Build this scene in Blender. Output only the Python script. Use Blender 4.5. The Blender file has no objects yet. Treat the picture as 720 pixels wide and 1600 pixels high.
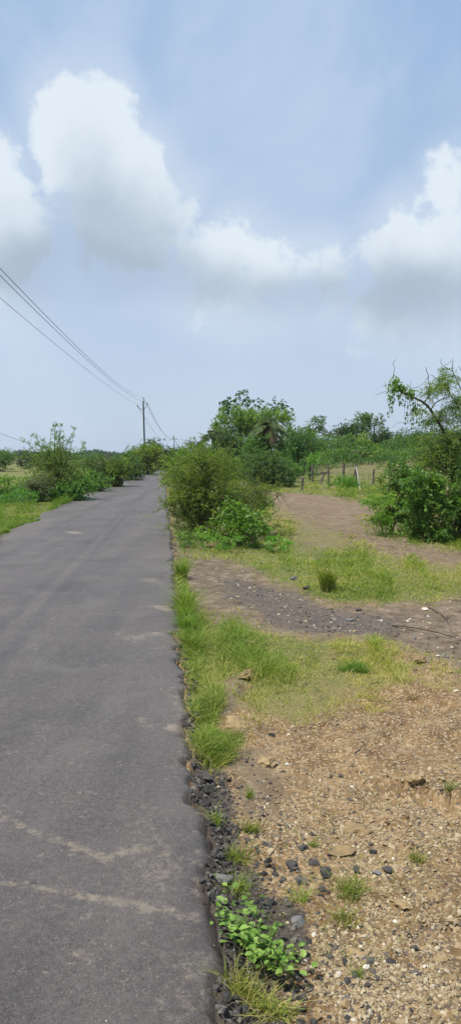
import bpy, math, random
import numpy as np
R = math.radians
rng = np.random.default_rng(7)
C = bpy.data.collections.new('place'); bpy.context.scene.collection.children.link(C)
SC = bpy.context.scene

# ------------------------------------------------------------------ camera maths
F, CX, CY, EYE = 1186.0, 360.0, 800.0, 1.55
PITCH = math.atan(88 / F)
def ray(px, py):
    a = (px - CX) / F; b = (CY - py) / F
    return (a, math.cos(PITCH) + b * math.sin(PITCH), -math.sin(PITCH) + b * math.cos(PITCH))
def at(px, py, D):
    r = ray(px, py); k = D / r[1]
    return np.array((r[0] * k, D, EYE + r[2] * k))
def flat(px, py, z=0.0):
    r = ray(px, py); k = (z - EYE) / r[2]
    return (r[0] * k, r[1] * k)

# ------------------------------------------------------------------ noise
def _h(ix, iy, s):
    n = (ix * 374761393 + iy * 668265263 + s * 974634777) & 0xffffffff
    n = ((n ^ (n >> 13)) * 1274126177) & 0xffffffff
    return ((n ^ (n >> 16)) & 0xffff) / 65535.0
def vn(x, y, s=0):
    x = np.asarray(x, float); y = np.asarray(y, float)
    ix = np.floor(x).astype(np.int64); iy = np.floor(y).astype(np.int64)
    fx = x - ix; fy = y - iy; fx = fx * fx * (3 - 2 * fx); fy = fy * fy * (3 - 2 * fy)
    a = _h(ix, iy, s); b = _h(ix + 1, iy, s); c = _h(ix, iy + 1, s); d = _h(ix + 1, iy + 1, s)
    return (a * (1 - fx) + b * fx) * (1 - fy) + (c * (1 - fx) + d * fx) * fy
def fbm(x, y, o=4, s=0):
    t = 0; a = .5; w = 0
    for i in range(o):
        t = t + a * vn(x * 2 ** i + 17.3 * i, y * 2 ** i - 9.1 * i, s + i); w += a; a *= .5
    return t / w
def sst(e0, e1, x):
    t = np.clip((x - e0) / (e1 - e0), 0, 1); return t * t * (3 - 2 * t)

# ------------------------------------------------------------------ road edges
_re = [flat(*p) for p in ((352, 1600), (338, 1500), (325, 1400), (315, 1300), (304, 1200), (296, 1100), (283, 1000), (274, 900), (269, 840))]
_ry = [-40.0, 1.2] + [p[1] for p in _re] + [30, 50, 70, 84, 96, 110, 130, 400]
_rx = [0.9, 0.06] + [p[0] for p in _re] + [-2.52, -4.25, -6.0, -7.0, -7.2, -6.4, -3.5, 60]
def XR(y):
    y = np.asarray(y, float)
    near = 1 - sst(9, 16, y)
    j = (fbm(y * 3.1, y * 0 + 3, 3, 5) - .5) * .12 + (vn(y * 11, y * 0 + 1, 9) - .5) * .045 + (vn(y * 29, y * 0 + 1, 19) - .5) * .022 - .06 * sst(.62, .85, vn(y * 4.3, y * 0 + 2, 29)) - .03 * sst(.6, .8, vn(y * 9, y * 0 + 2, 39))
    return np.interp(y, _ry, _rx) + j * (.35 + .65 * near)
def XL(y):
    y = np.asarray(y, float)
    return np.interp(y, _ry, _rx) - 3.36 + (fbm(y * .9, y * 0 + 8, 4, 15) - .5) * .34 + .18 * sst(.6, .8, vn(y * 1.7, y * 0, 16))

# ------------------------------------------------------------------ soft polygons laid on the ground
def poly(pts, x, y, soft=.03, wob=.35):
    P = np.array([flat(*p) for p in pts])
    out = np.zeros(x.shape)
    lo = P.min(0) - 3; hi = P.max(0) + 3
    m = (x > lo[0]) & (x < hi[0]) & (y > lo[1]) & (y < hi[1])
    if not m.any(): return out
    X = x[m]; Y = y[m]
    sc = np.clip(Y, 2, 60) * .05
    X = X + (fbm(X / (sc * 2.2), Y / (sc * 4), 3, 31) - .5) * sc * wob * 4
    Y = Y + (fbm(X / (sc * 2.2) + 50, Y / (sc * 4), 3, 32) - .5) * sc * wob * 8
    inside = np.zeros(X.shape, bool); d2 = np.full(X.shape, 1e9)
    for i in range(len(P)):
        a = P[i]; b = P[(i + 1) % len(P)]; e = b - a
        t = np.clip(((X - a[0]) * e[0] + (Y - a[1]) * e[1]) / (e @ e), 0, 1)
        d2 = np.minimum(d2, (X - a[0] - t * e[0]) ** 2 + (Y - a[1] - t * e[1]) ** 2)
        c = ((a[1] > Y) != (b[1] > Y))
        xi = a[0] + (Y - a[1]) / (e[1] if abs(e[1]) > 1e-9 else 1e-9) * e[0]
        inside ^= c & (X < xi)
    sd = np.sqrt(d2) * np.where(inside, 1, -1)
    w = np.clip(Y, 2, 60) * soft
    out[m] = sst(-w, w, sd)
    return out

P_GRASS_A = [(283, 945), (340, 930), (400, 950), (450, 975), (520, 985), (600, 1005), (655, 1040), (640, 1075), (560, 1105), (470, 1110), (420, 1080), (385, 1110), (380, 1160), (318, 1150), (300, 1080), (290, 1000)]
P_GRASS_B = [(415, 835), (470, 835), (560, 850), (640, 868), (720, 885), (820, 905), (820, 950), (720, 930), (640, 940), (560, 935), (500, 925), (450, 900), (400, 872), (380, 850)]
P_STRIP = [(274, 850), (288, 850), (292, 900), (305, 960), (320, 1010), (330, 1080), (345, 1110), (378, 1165), (330, 1172), (305, 1130), (292, 1070), (280, 990), (272, 900)]
P_TRACK = [(290, 868), (360, 862), (420, 885), (470, 912), (560, 942), (650, 950), (830, 950), (830, 1060), (720, 1035), (650, 1010), (590, 990), (520, 975), (440, 955), (380, 935), (320, 930), (300, 905)]
P_GRAVEL = [(370, 890), (430, 900), (480, 920), (560, 945), (640, 965), (620, 990), (540, 980), (460, 965), (420, 940), (370, 915)]
P_MUD = [(425, 767), (500, 769), (560, 779), (600, 797), (640, 824), (720, 852), (860, 872), (860, 905), (720, 884), (640, 862), (590, 852), (550, 828), (510, 810), (465, 790), (430, 776)]
P_YG = [(415, 785), (470, 800), (520, 818), (560, 842), (600, 858), (540, 852), (480, 842), (430, 832), (405, 810)]
P_BUSHG = [(590, 800), (640, 822), (720, 838), (840, 850), (840, 870), (700, 860), (620, 845), (585, 820)]
P_BLACK = [(300, 1140), (340, 1150), (372, 1180), (385, 1250), (400, 1330), (480, 1400), (500, 1470), (450, 1500), (460, 1620), (340, 1640), (325, 1450), (305, 1300)]
P_FIELD = [(430, 735), (700, 733), (900, 735), (900, 760), (640, 775), (560, 772), (470, 766), (430, 764)]

P_LUSH_A = [(292, 950), (400, 955), (470, 985), (520, 1010), (500, 1050), (430, 1050), (350, 1075), (300, 1050)]
P_LUSH_B = [(395, 845), (470, 858), (570, 885), (575, 925), (510, 922), (440, 895), (405, 872)]
P_LUSH_C = [(590, 815), (640, 835), (720, 850), (800, 860), (800, 845), (640, 812)]
P_FOOT = [(268, 838), (300, 832), (420, 838), (470, 862), (440, 892), (400, 880), (350, 868), (318, 872), (300, 890), (285, 880)]
def masks(x, y):
    x = np.asarray(x, float); y = np.asarray(y, float)
    dr = x - XR(y); dl = XL(y) - x
    g = {}
    n = fbm(x * 1.3, y * 1.3, 4, 71)
    strip = poly(P_STRIP, x, y, .012, .15)
    ga = poly(P_GRASS_A, x, y, .075, .75); gb = poly(P_GRASS_B, x, y, .05, .5)
    lz = np.maximum.reduce([poly(P_LUSH_A, x, y, .07, .6), poly(P_LUSH_B, x, y, .05, .5), poly(P_LUSH_C, x, y, .04, .4), .55 * poly(P_FOOT, x, y, .06, .7)]); g['lz'] = lz
    tr = poly(P_TRACK, x, y, .03, .3); mud = poly(P_MUD, x, y, .02, .3)
    yg = np.maximum(poly(P_YG, x, y, .04), .9 * poly(P_FOOT, x, y, .05, .6)); bg = poly(P_BUSHG, x, y, .03)
    hole = poly([(362, 1042), (400, 1036), (420, 1060), (400, 1092), (372, 1090), (355, 1066)], x, y, .03, .5)
    far = (dr > 0) & (y > 14)
    farG = np.where(far, .75, 0) * (1 - mud)
    left = np.where(dl > -.02, 1.0, 0)
    brownL = sst(2.2, 4.5, dl) * (1 - sst(38, 46, y)) * sst(.46, .6, fbm(x * .35, y * .16, 3, 44))
    g['lush'] = np.clip(strip + lz * .9 + gb * .6 + ga * .4 + bg * .6 + left * (1.5 - .9 * sst(2.5, 8, dl)) + .8 * (dr > 0) * sst(24, 34, y) + .6 * (dl > 8), 0, 1)
    g['grass'] = np.clip(np.maximum.reduce([strip, ga * 1., gb * .95, yg * .75, bg * .9, farG * (1 - tr) * .85, left * (1 - .75 * brownL)]) * (1 - mud * .97 * sst(.38, .56, fbm(x * .6 + 3, y * .4, 4, 181)) * (.4 + .6 * sst(.40, .52, fbm(x * 1.4, y * .9, 4, 183)))) * (1 - tr * .9 * (1 - strip)) * (1 - .85 * hole), 0, 1)
    g['track'] = np.clip(np.maximum(tr, np.where(dr > 0, .62 * sst(4.6, 6.6, y), 0)), 0, 1)
    g['gravel'] = poly(P_GRAVEL, x, y, .05)
    g['mud'] = np.clip(np.maximum.reduce([mud, hole, .8 * brownL * left, .6 * poly([(370, 1150), (470, 1150), (500, 1210), (480, 1270), (400, 1280), (385, 1230)], x, y, .04, .5)]), 0, 1)
    g['black'] = poly(P_BLACK, x, y, .03, .3)
    g['offroad'] = (dr > .0) | (dl > .0)
    g['dr'] = dr; g['dl'] = dl
    return g

_c0 = flat(596, 1196); _c1 = flat(640, 1215); _c2 = flat(740, 1245)
def H(x, y):
    x = np.asarray(x, float); y = np.asarray(y, float)
    dr = x - XR(y); dl = XL(y) - x
    near = 1 - sst(14, 30, y)
    z = np.zeros(np.broadcast(x, y).shape)
    right = -.055 * sst(0, .10, dr) - .03 * sst(.1, 1.2, dr) + .045 * sst(.6, 2.4, dr) * (1 - sst(5, 7, y))
    left = -.03 * sst(0, .3, dl) - .45 * sst(1.0, 9, dl)
    z = z + np.where(dr > 0, right, np.where(dl > 0, left, 0))
    road = (dr <= 0.0) & (dl <= 0.0)
    z = z + ((fbm(x * 1.1, y * 1.1, 4, 3) - .5) * .13 * sst(0, .8, np.maximum(dr, dl)))
    z = z + ((fbm(x * 7, y * 7, 4, 13) - .5) * .045) * sst(0, .1, np.maximum(dr, dl)) * (1 - sst(10, 16, y))
    q = fbm(x * 3.3 + 4, y * 3.3, 3, 23)
    z = z + .022 * (sst(.49, .51, q) + sst(.60, .63, q)) * sst(.4, .9, dr) * (1 - sst(6, 7, y))
    # the broken lip of soil
    lip = np.interp(x, [_c0[0] - .5, _c0[0], _c1[0], _c2[0], 6], [_c0[1] + .3, _c0[1], _c1[1], _c2[1], _c2[1] - .4]) + (fbm(x * 6, x * 0, 3, 77) - .5) * .22
    amt = sst(_c0[0] - .25, _c0[0] + .1, x)
    z = z + amt * .085 * (sst(-.012, .012, y - lip) * (1 - sst(.25, 1.0, y - lip))) * (dr > 0)
    # little burrow in the grass
    hx, hy = flat(388, 1066); z = z - .09 * np.exp(-(((x - hx) / .07) ** 2 + ((y - hy) / .13) ** 2)) + .03 * np.exp(-(((x - hx + .04) / .12) ** 2 + ((y - hy - .28) / .12) ** 2))
    z = z + np.where(dr > 0, 1.45 * sst(40, 72, y) * sst(8, 16, dr) + .25 * sst(10, 30, dr), 0)
    z = z + (fbm(x * .08, y * .08, 3, 8) - .5) * .5 * sst(25, 60, y) * sst(2, 8, np.maximum(dr, dl))
    z = np.where(road, -.14, z)
    return z
def Hs(x, y): return float(H(np.array([x]), np.array([y]))[0])
def ground(px, py):
    z = 0.
    for _ in range(8):
        p = flat(px, py, z); z = .5 * z + .5 * Hs(*p)
    return np.array((p[0], p[1], Hs(*p)))

# ------------------------------------------------------------------ mesh builder
class MB:
    def __init__(s): s.v = []; s.f = []; s.t = []; s.n = 0
    def add(s, v, f, t=.5):
        v = np.asarray(v, np.float32).reshape(-1, 3); f = np.asarray(f, np.int64).reshape(-1, 3)
        s.v.append(v); s.f.append(f + s.n); s.n += len(v)
        s.t.append(np.broadcast_to(np.asarray(t, np.float32), (len(v),)).copy())
    def tube(s, pts, rad, sides=6, t=.5, cap=True):
        pts = np.asarray(pts, float); n = len(pts); rad = np.broadcast_to(rad, (n,))
        d = np.gradient(pts, axis=0); d /= np.linalg.norm(d, axis=1)[:, None] + 1e-9
        ref = np.array((.31, .95, .12)) if abs(d[0][2]) > .5 else np.array((0.05, .1, 1.))
        a = np.cross(d, ref); a /= np.linalg.norm(a, axis=1)[:, None] + 1e-9; b = np.cross(d, a)
        th = np.arange(sides) * 2 * math.pi / sides
        V = pts[:, None] + rad[:, None, None] * (a[:, None] * np.cos(th)[None, :, None] + b[:, None] * np.sin(th)[None, :, None])
        V = V.reshape(-1, 3); i = np.arange(n - 1)[:, None] * sides; j = np.arange(sides)[None]; k = (j + 1) % sides
        q = np.stack([i + j, i + k, i + sides + k, i + sides + j], -1).reshape(-1, 4)
        f = np.concatenate([q[:, [0, 1, 2]], q[:, [0, 2, 3]]])
        if cap:
            V = np.concatenate([V, pts[:1], pts[-1:]]); c0 = n * sides; jj = np.arange(sides); kk = (jj + 1) % sides
            f = np.concatenate([f, np.stack([kk, jj, np.full(sides, c0)], -1), np.stack([(n - 1) * sides + jj, (n - 1) * sides + kk, np.full(sides, c0 + 1)], -1)])
        s.add(V, f, t)
    def build(s, name, mat, parent=None, origin=(0, 0, 0), smooth=False):
        o0 = np.asarray(origin, np.float32)
        v = np.concatenate(s.v) - o0; f = np.concatenate(s.f); t = np.concatenate(s.t)
        me = mk(name, v, f, {'tint': t}, smooth); me.materials.append(mat)
        o = bpy.data.objects.new(name, me); C.objects.link(o)
        if parent: o.parent = parent
        else: o.location = [float(q) for q in o0]
        return o
def mk(name, v, f, attrs=None, smooth=False):
    me = bpy.data.meshes.new(name); v = np.ascontiguousarray(v, np.float32); f = np.ascontiguousarray(f, np.int32)
    k = f.shape[1]
    me.vertices.add(len(v)); me.vertices.foreach_set('co', v.ravel())
    me.loops.add(f.size); me.loops.foreach_set('vertex_index', f.ravel())
    me.polygons.add(len(f)); me.polygons.foreach_set('loop_start', np.arange(len(f), dtype=np.int32) * k)
    me.polygons.foreach_set('use_smooth', np.full(len(f), smooth))
    for n, a in (attrs or {}).items():
        at_ = me.attributes.new(n, 'FLOAT', 'POINT'); at_.data.foreach_set('value', np.ascontiguousarray(a, np.float32))
    me.update(calc_edges=True); return me
def tag(o, label=None, cat=None, group=None, kind=None):
    for k, v in (('label', label), ('category', cat), ('group', group), ('kind', kind)):
        if v: o[k] = v
    return o
def empty(name, loc, label, cat, group=None):
    o = bpy.data.objects.new(name, None); C.objects.link(o); o.location = [float(q) for q in loc]
    o.empty_display_size = .2
    return tag(o, label, cat, group)

# ------------------------------------------------------------------ materials
def new_mat(name):
    m = bpy.data.materials.new(name); m.use_nodes = True; nt = m.node_tree; nt.nodes.clear()
    return m, nt
class N:
    def __init__(s, nt): s.nt = nt
    def __call__(s, t, **k):
        n = s.nt.nodes.new(t)
        for a, b in k.items():
            if a.startswith('_'): setattr(n, a[1:], b)
        return n
    def link(s, a, b): s.nt.links.new(a, b)
    def _in(s, sock, v):
        if hasattr(v, 'is_output') or isinstance(v, bpy.types.NodeSocket): s.link(v, sock)
        else: sock.default_value = v
    def math(s, op, a, b=0., c=None, clamp=False):
        n = s.nt.nodes.new('ShaderNodeMath'); n.operation = op; n.use_clamp = clamp
        s._in(n.inputs[0], a); s._in(n.inputs[1], b)
        if c is not None: s._in(n.inputs[2], c)
        return n.outputs[0]
    def mix(s, f, a, b, mode='MIX'):
        n = s.nt.nodes.new('ShaderNodeMix'); n.data_type = 'RGBA'; n.blend_type = mode
        s._in(n.inputs[0], f)
        for sock, v in ((n.inputs[6], a), (n.inputs[7], b)):
            if isinstance(v, tuple): sock.default_value = v + (1,) if len(v) == 3 else v
            else: s.link(v, sock)
        return n.outputs[2]
    def noise(s, vec, scale, detail=4, rough=.55, dist=0.):
        n = s.nt.nodes.new('ShaderNodeTexNoise'); s.link(vec, n.inputs['Vector'])
        n.inputs['Scale'].default_value = scale; n.inputs['Detail'].default_value = detail
        n.inputs['Roughness'].default_value = rough; n.inputs['Distortion'].default_value = dist
        return n.outputs['Fac']
    def vor(s, vec, scale, feat='F1', out='Distance'):
        n = s.nt.nodes.new('ShaderNodeTexVoronoi'); n.feature = feat; s.link(vec, n.inputs['Vector']); n.inputs['Scale'].default_value = scale
        return n.outputs[out]
    def ss(s, v, a, b, lo=0., hi=1.):
        n = s.nt.nodes.new('ShaderNodeMapRange'); n.interpolation_type = 'SMOOTHSTEP'
        s._in(n.inputs[0], v); n.inputs[1].default_value = a; n.inputs[2].default_value = b; n.inputs[3].default_value = lo; n.inputs[4].default_value = hi
        return n.outputs[0]
    def attr(s, name):
        n = s.nt.nodes.new('ShaderNodeAttribute'); n.attribute_name = name; return n.outputs['Fac']
    def ramp(s, f, stops):
        n = s.nt.nodes.new('ShaderNodeValToRGB'); s._in(n.inputs[0], f); e = n.color_ramp.elements
        while len(e) < len(stops): e.new(.5)
        for q, (p, c) in zip(e, stops): q.position = p; q.color = c + (1,)
        return n.outputs[0]
    def bump(s, h, strength, dist):
        n = s.nt.nodes.new('ShaderNodeBump'); s.link(h, n.inputs['Height']); n.inputs['Strength'].default_value = strength; n.inputs['Distance'].default_value = dist
        return n.outputs[0]
    def pbr(s, col, rough=.9, spec=.2, nrm=None):
        b = s.nt.nodes.new('ShaderNodeBsdfPrincipled')
        s._in(b.inputs['Base Color'], col + (1,) if isinstance(col, tuple) else col); s._in(b.inputs['Roughness'], rough); s._in(b.inputs['Specular IOR Level'], spec)
        if nrm: s.link(nrm, b.inputs['Normal'])
        return b.outputs[0]
    def out(s, sh):
        o = s.nt.nodes.new('ShaderNodeOutputMaterial'); s.link(sh, o.inputs[0])
    def pos(s):
        return s.nt.nodes.new('ShaderNodeNewGeometry').outputs['Position']
    def obj(s):
        return s.nt.nodes.new('ShaderNodeTexCoord').outputs['Object']

def leaf_mat(name, c0, c1, c2, trans=.42, rough=.5, spec=.35):
    m, nt = new_mat(name); n = N(nt)
    oi = nt.nodes.new('ShaderNodeObjectInfo').outputs['Random']
    col = n.ramp(n.attr('tint'), [(0, c0), (.55, c1), (1, c2)])
    big = n.noise(n.pos(), .9, 3)
    col = n.mix(n.ss(big, .35, .7, 0., .35), col, n.mix(1., col, (1.25, 1.1, .6), 'MULTIPLY'))
    hsv = nt.nodes.new('ShaderNodeHueSaturation'); nt.links.new(col, hsv.inputs['Color'])
    n.link(n.math('MULTIPLY_ADD', oi, .03, .485), hsv.inputs['Hue']); n.link(n.math('MULTIPLY_ADD', oi, .35, .82), hsv.inputs['Value'])
    b = n.pbr(hsv.outputs[0], rough, spec)
    t = nt.nodes.new('ShaderNodeBsdfTranslucent'); n.link(n.mix(1., hsv.outputs[0], (1.8, 1.9, .7), 'MULTIPLY'), t.inputs[0])
    mx = nt.nodes.new('ShaderNodeMixShader'); mx.inputs[0].default_value = trans
    n.link(b, mx.inputs[1]); n.link(t.outputs[0], mx.inputs[2]); n.out(mx.outputs[0]); return m
M = {}
M['feather'] = leaf_mat('feathery_leaf', (0.070, 0.129, 0.030), (0.133, 0.221, 0.048), (0.266, 0.358, 0.083))
M['feather_dark'] = leaf_mat('dark_feathery_leaf', (0.042, 0.084, 0.031), (0.077, 0.140, 0.045), (0.140, 0.217, 0.070))
M['broad'] = leaf_mat('broad_leaf', (0.039, 0.098, 0.019), (0.085, 0.189, 0.036), (0.182, 0.319, 0.058), .3, .5, .3)
M['creeper'] = leaf_mat('creeper_leaf', (0.066, 0.154, 0.022), (0.121, 0.264, 0.039), (0.231, 0.396, 0.066), .35, .45, .4)
M['tree'] = leaf_mat('tree_leaf', (0.043, 0.094, 0.026), (0.087, 0.167, 0.041), (0.167, 0.268, 0.061))
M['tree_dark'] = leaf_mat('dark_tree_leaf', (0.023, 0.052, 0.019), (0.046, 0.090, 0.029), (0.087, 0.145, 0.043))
M['greyleaf'] = leaf_mat('grey_leaf', (.07, .09, .055), (.12, .145, .09), (.2, .22, .14))
M['palm'] = leaf_mat('palm_leaf', (0.066, 0.109, 0.046), (0.132, 0.191, 0.082), (0.246, 0.309, 0.146), .2)
M['dry'] = leaf_mat('dry_leaf', (.12, .09, .05), (.22, .17, .10), (.34, .28, .18), .2)
M['grass'] = leaf_mat('grass_blade', (0.087, 0.150, 0.020), (0.204, 0.260, 0.050), (0.428, 0.360, 0.153), .35, .6, .2)
M['weed'] = leaf_mat('weed_leaf', (.07, .09, .025), (.14, .25, .04), (.27, .38, .09), .35, .55, .3)
M['far'] = leaf_mat('far_leaf', (0.024, 0.050, 0.023), (0.036, 0.068, 0.032), (0.056, 0.095, 0.041))

def bark(name, a, b, sc=18.):
    m, nt = new_mat(name); n = N(nt); p = n.obj()
    mp = nt.nodes.new('ShaderNodeMapping'); mp.inputs['Scale'].default_value = (1, 1, .25); n.link(p, mp.inputs[0])
    h = n.noise(mp.outputs[0], sc, 5, .65)
    col = n.ramp(h, [(.3, a), (.7, b)])
    n.out(n.pbr(col, .9, .15, n.bump(h, .7, .02))); return m
M['bark'] = bark('bark', (.035, .026, .02), (.11, .085, .065))
M['twig'] = bark('twig_wood', (.06, .045, .032), (.16, .125, .09))
M['oldwood'] = bark('weathered_wood', (.06, .05, .04), (.20, .175, .15), 9)
M['palebark'] = bark('pale_weathered_wood', (.20, .18, .15), (.40, .37, .33), 9)
m, nt = new_mat('painted_steel'); n = N(nt); h = n.noise(n.obj(), 3., 4)
n.out(n.pbr(n.ramp(h, [(.35, (.03, .026, .025)), (.7, (.075, .065, .06))]), .6, .4)); M['steel'] = m
m, nt = new_mat('ceramic'); n = N(nt); n.out(n.pbr(n.ramp(n.noise(n.obj(), 8.), [(.3, (.12, .06, .04)), (.7, (.2, .11, .08))]), .25, .5)); M['ceramic'] = m
m, nt = new_mat('wire_metal'); n = N(nt); n.out(n.pbr(n.ramp(n.noise(n.obj(), 2.), [(.3, (.06, .06, .065)), (.7, (.12, .12, .125))]), .5, .5)); M['wire'] = m

def stone_mat(name, stops, bsc=60.):
    m, nt = new_mat(name); n = N(nt); p = n.pos()
    col = n.ramp(n.attr('tint'), stops)
    v = n.noise(p, bsc, 4, .6)
    col = n.mix(1., col, n.ramp(v, [(.3, (.7, .7, .7)), (.72, (1.25, 1.22, 1.18))]), 'MULTIPLY')
    n.out(n.pbr(col, .88, .25, n.bump(v, .5, .006))); return m
M['pebble'] = stone_mat('pebbles', [(0, (.05, .044, .042)), (.18, (.12, .10, .085)), (.30, (.19, .145, .085)), (.7, (.335, .26, .15)), (.93, (.43, .37, .26)), (1, (.62, .59, .53))])
M['darkstone'] = stone_mat('dark_stone', [(0, (.026, .025, .024)), (.6, (.068, .064, .06)), (1, (.16, .145, .125))])
M['greystone'] = stone_mat('grey_stone', [(0, (.07, .07, .07)), (.5, (.15, .145, .14)), (1, (.30, .27, .23))], 30.)
M['clod'] = stone_mat('earth_clod', [(0, (.14, .10, .052)), (.5, (.265, .19, .098)), (1, (.36, .27, .145))], 25.)

# ground
m, nt = new_mat('earth'); n = N(nt); p = n.pos()
fine = n.noise(p, 55., 6, .7); mid = n.noise(p, 7., 5, .6); big = n.noise(p, 1.1, 4, .55)
cell = n.vor(p, 85., out='Color'); cellv = nt.nodes.new('ShaderNodeSeparateColor'); n.link(cell, cellv.inputs[0]); cv = cellv.outputs[0]
soil = n.ramp(mid, [(.28, (.16, .113, .064)), (.5, (.305, .222, .127)), (.72, (.405, .305, .182))])
soil = n.mix(1., soil, (.80, .735, .64), 'MULTIPLY')
soil = n.mix(n.ss(big, .35, .65), soil, n.mix(1., soil, (.74, .68, .62), 'MULTIPLY'))
soil = n.mix(n.ss(n.noise(p, 2.6, 6, .7), .48, .68), soil, n.mix(1., soil, (.62, .54, .46), 'MULTIPLY'))
soil = n.mix(n.ss(cv, .45, .9, 0., .6), soil, (.46, .35, .22))
soil = n.mix(n.ss(cellv.outputs[1], .84, .92, 0., .7), soil, (.085, .078, .075))
mudc = n.ramp(n.noise(p, 3.6, 8, .75, .8), [(.3, (.11, .077, .048)), (.5, (.19, .142, .092)), (.7, (.28, .222, .152))])
trackc = n.ramp(mid, [(.3, (.095, .071, .05)), (.52, (.17, .132, .093)), (.74, (.27, .22, .16))])
gravc = n.ramp(n.noise(p, 30., 4), [(.3, (.06, .052, .048)), (.7, (.155, .13, .115))])
blackc = n.ramp(n.noise(p, 40., 4), [(.3, (.025, .024, .025)), (.62, (.07, .065, .062)), (.8, (.16, .12, .09))])
greenc = n.mix(n.ss(n.noise(p, 1.7, 5, .65), .35, .62), (.15, .17, .05), n.mix(n.ss(fine, .35, .6), (.15, .16, .055), (.215, .19, .08)))
lushc = n.mix(n.ss(fine, .35, .65), (.085, .12, .03), (.17, .19, .06))
nz = n.math('SUBTRACT', n.noise(p, 4.5, 6, .7), .5)
def msk(name, k=.9, a=.3, b=.7): return n.ss(n.math('MULTIPLY_ADD', nz, k, n.attr(name)), a, b)
col = n.mix(msk('track'), soil, trackc)
col = n.mix(n.math('MULTIPLY', msk('gravel', 1.6), .75), col, gravc)
col = n.mix(n.math('MULTIPLY', msk('black', 1.3), .85), col, blackc)
mudc = n.mix(n.ss(n.noise(p, 5., 6, .75, 1.), .56, .66, 0., .6), mudc, (.075, .052, .035))
col = n.mix(msk('mud'), col, mudc)
gmix = n.mix(msk('lush', 1.1), greenc, lushc)
gb_ = n.mix(n.math('MULTIPLY', n.ss(n.noise(p, 11., 5, .7), .42, .60), n.math('MULTIPLY_ADD', n.attr('lush'), -.7, 1.)), gmix, n.mix(.65, gmix, (.20, .145, .08)))
col = n.mix(n.math('MULTIPLY', msk('grass', 1.9, .35, .85), .8), col, gb_)
col = n.mix(n.ss(fine, .25, .5, .35, 0.), col, n.mix(1., col, (.55, .52, .5), 'MULTIPLY'))
hgt = n.math('ADD', n.math('MULTIPLY', fine, .6), n.math('ADD', n.math('MULTIPLY', cv, .35), n.math('MULTIPLY', mid, 1.5)))
n.out(n.pbr(col, .95, .12, n.bump(hgt, .9, .018))); M['earth'] = m

# asphalt
m, nt = new_mat('asphalt'); n = N(nt); p = n.pos()
fine = n.noise(p, 210., 5, .8); mid = n.noise(p, 9., 5, .6); big = n.noise(p, .8, 5, .6, .6)
cell = n.vor(p, 150., out='Color'); cs = nt.nodes.new('ShaderNodeSeparateColor'); n.link(cell, cs.inputs[0])
cd = n.vor(p, 95.)
col = n.ramp(fine, [(.32, (.030, .028, .0255)), (.5, (.080, .073, .067)), (.70, (.19, .173, .158))])
col = n.mix(n.ss(cs.outputs[0], .5, .95, 0., .4), col, (.12, .112, .114))
col = n.mix(n.ss(cs.outputs[1], .985, .995, 0., .5), col, (.26, .23, .19))
col = n.mix(1., col, n.ramp(big, [(.3, (.80, .79, .80)), (.7, (1.2, 1.14, 1.12))]), 'MULTIPLY')
mpw = nt.nodes.new('ShaderNodeMapping'); mpw.inputs['Scale'].default_value = (1.6, .11, 1); n.link(p, mpw.inputs[0])
col = n.mix(1., col, n.ramp(n.noise(mpw.outputs[0], 1.4, 4, .6), [(.32, (.84, .83, .83)), (.68, (1.17, 1.15, 1.13))]), 'MULTIPLY')
col = n.mix(n.ss(mid, .5, .75, 0., .3), col, (.115, .10, .095))
col = n.mix(1., col, n.ramp(n.noise(p, 38., 4, .7), [(.32, (.76, .76, .77)), (.68, (1.26, 1.25, 1.24))]), 'MULTIPLY')
fl_ = n.math('MULTIPLY', n.ss(n.noise(p, 17., 3, .6), .61, .69), n.ss(n.noise(p, 60., 3, .6), .45, .6))
col = n.mix(n.math('MULTIPLY', fl_, .7), col, (.23, .205, .17))
dust = n.ss(n.math('MULTIPLY_ADD', n.math('SUBTRACT', n.noise(p, 22., 6, .8), .5), 1.9, n.attr('dust')), .36, .85)
col = n.mix(n.math('MULTIPLY', dust, .75), col, n.mix(fine, (.19, .155, .115), (.38, .315, .225)))
edge = n.attr('edge')
col = n.mix(n.math('MULTIPLY', edge, .6), col, n.mix(1., col, (.42, .41, .42), 'MULTIPLY'))
hg = n.math('ADD', fine, n.math('MULTIPLY', n.math('SUBTRACT', 1., cd), .5))
col = n.mix(n.ss(n.noise(p, 2.1, 5, .65, .5), .48, .72, 0., .5), col, (.135, .122, .108))
n.out(n.pbr(col, .62, .42, n.bump(hg, .85, .007))); M['asphalt'] = m

# ------------------------------------------------------------------ ground + road sheets
def axis(a, b, step, g, hi, lo):
    c = list(np.arange(a, b, step)); s = step; v = c[-1]
    while v < hi: s *= g; v += s; c.append(v)
    s = step; v = c[0]; low = []
    while v > lo: s *= g; v -= s; low.append(v)
    return np.array(low[::-1] + c)
gx = axis(-.35, 2.6, .026, 1.045, 1800, -1800)
gy = axis(1.7, 6.4, .026, 1.011, 1800, 1.0)
gy = np.concatenate([[-40, -20, -10, -5, -2, 0, .5], gy[gy > .8]])
X, Y = np.meshgrid(gx, gy)
Z = H(X, Y); mk_ = masks(X, Y)
ny, nx = X.shape
idx = np.arange(ny * nx).reshape(ny, nx)
q = np.stack([idx[:-1, :-1], idx[:-1, 1:], idx[1:, 1:], idx[1:, :-1]], -1).reshape(-1, 4)
me = mk('ground', np.stack([X, Y, Z], -1).reshape(-1, 3), q, {k: mk_[k].ravel() for k in ('grass', 'lush', 'track', 'gravel', 'mud', 'black')}, True)
me.materials.append(M['earth']); g = bpy.data.objects.new('ground', me); C.objects.link(g); tag(g, kind='structure')

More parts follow.
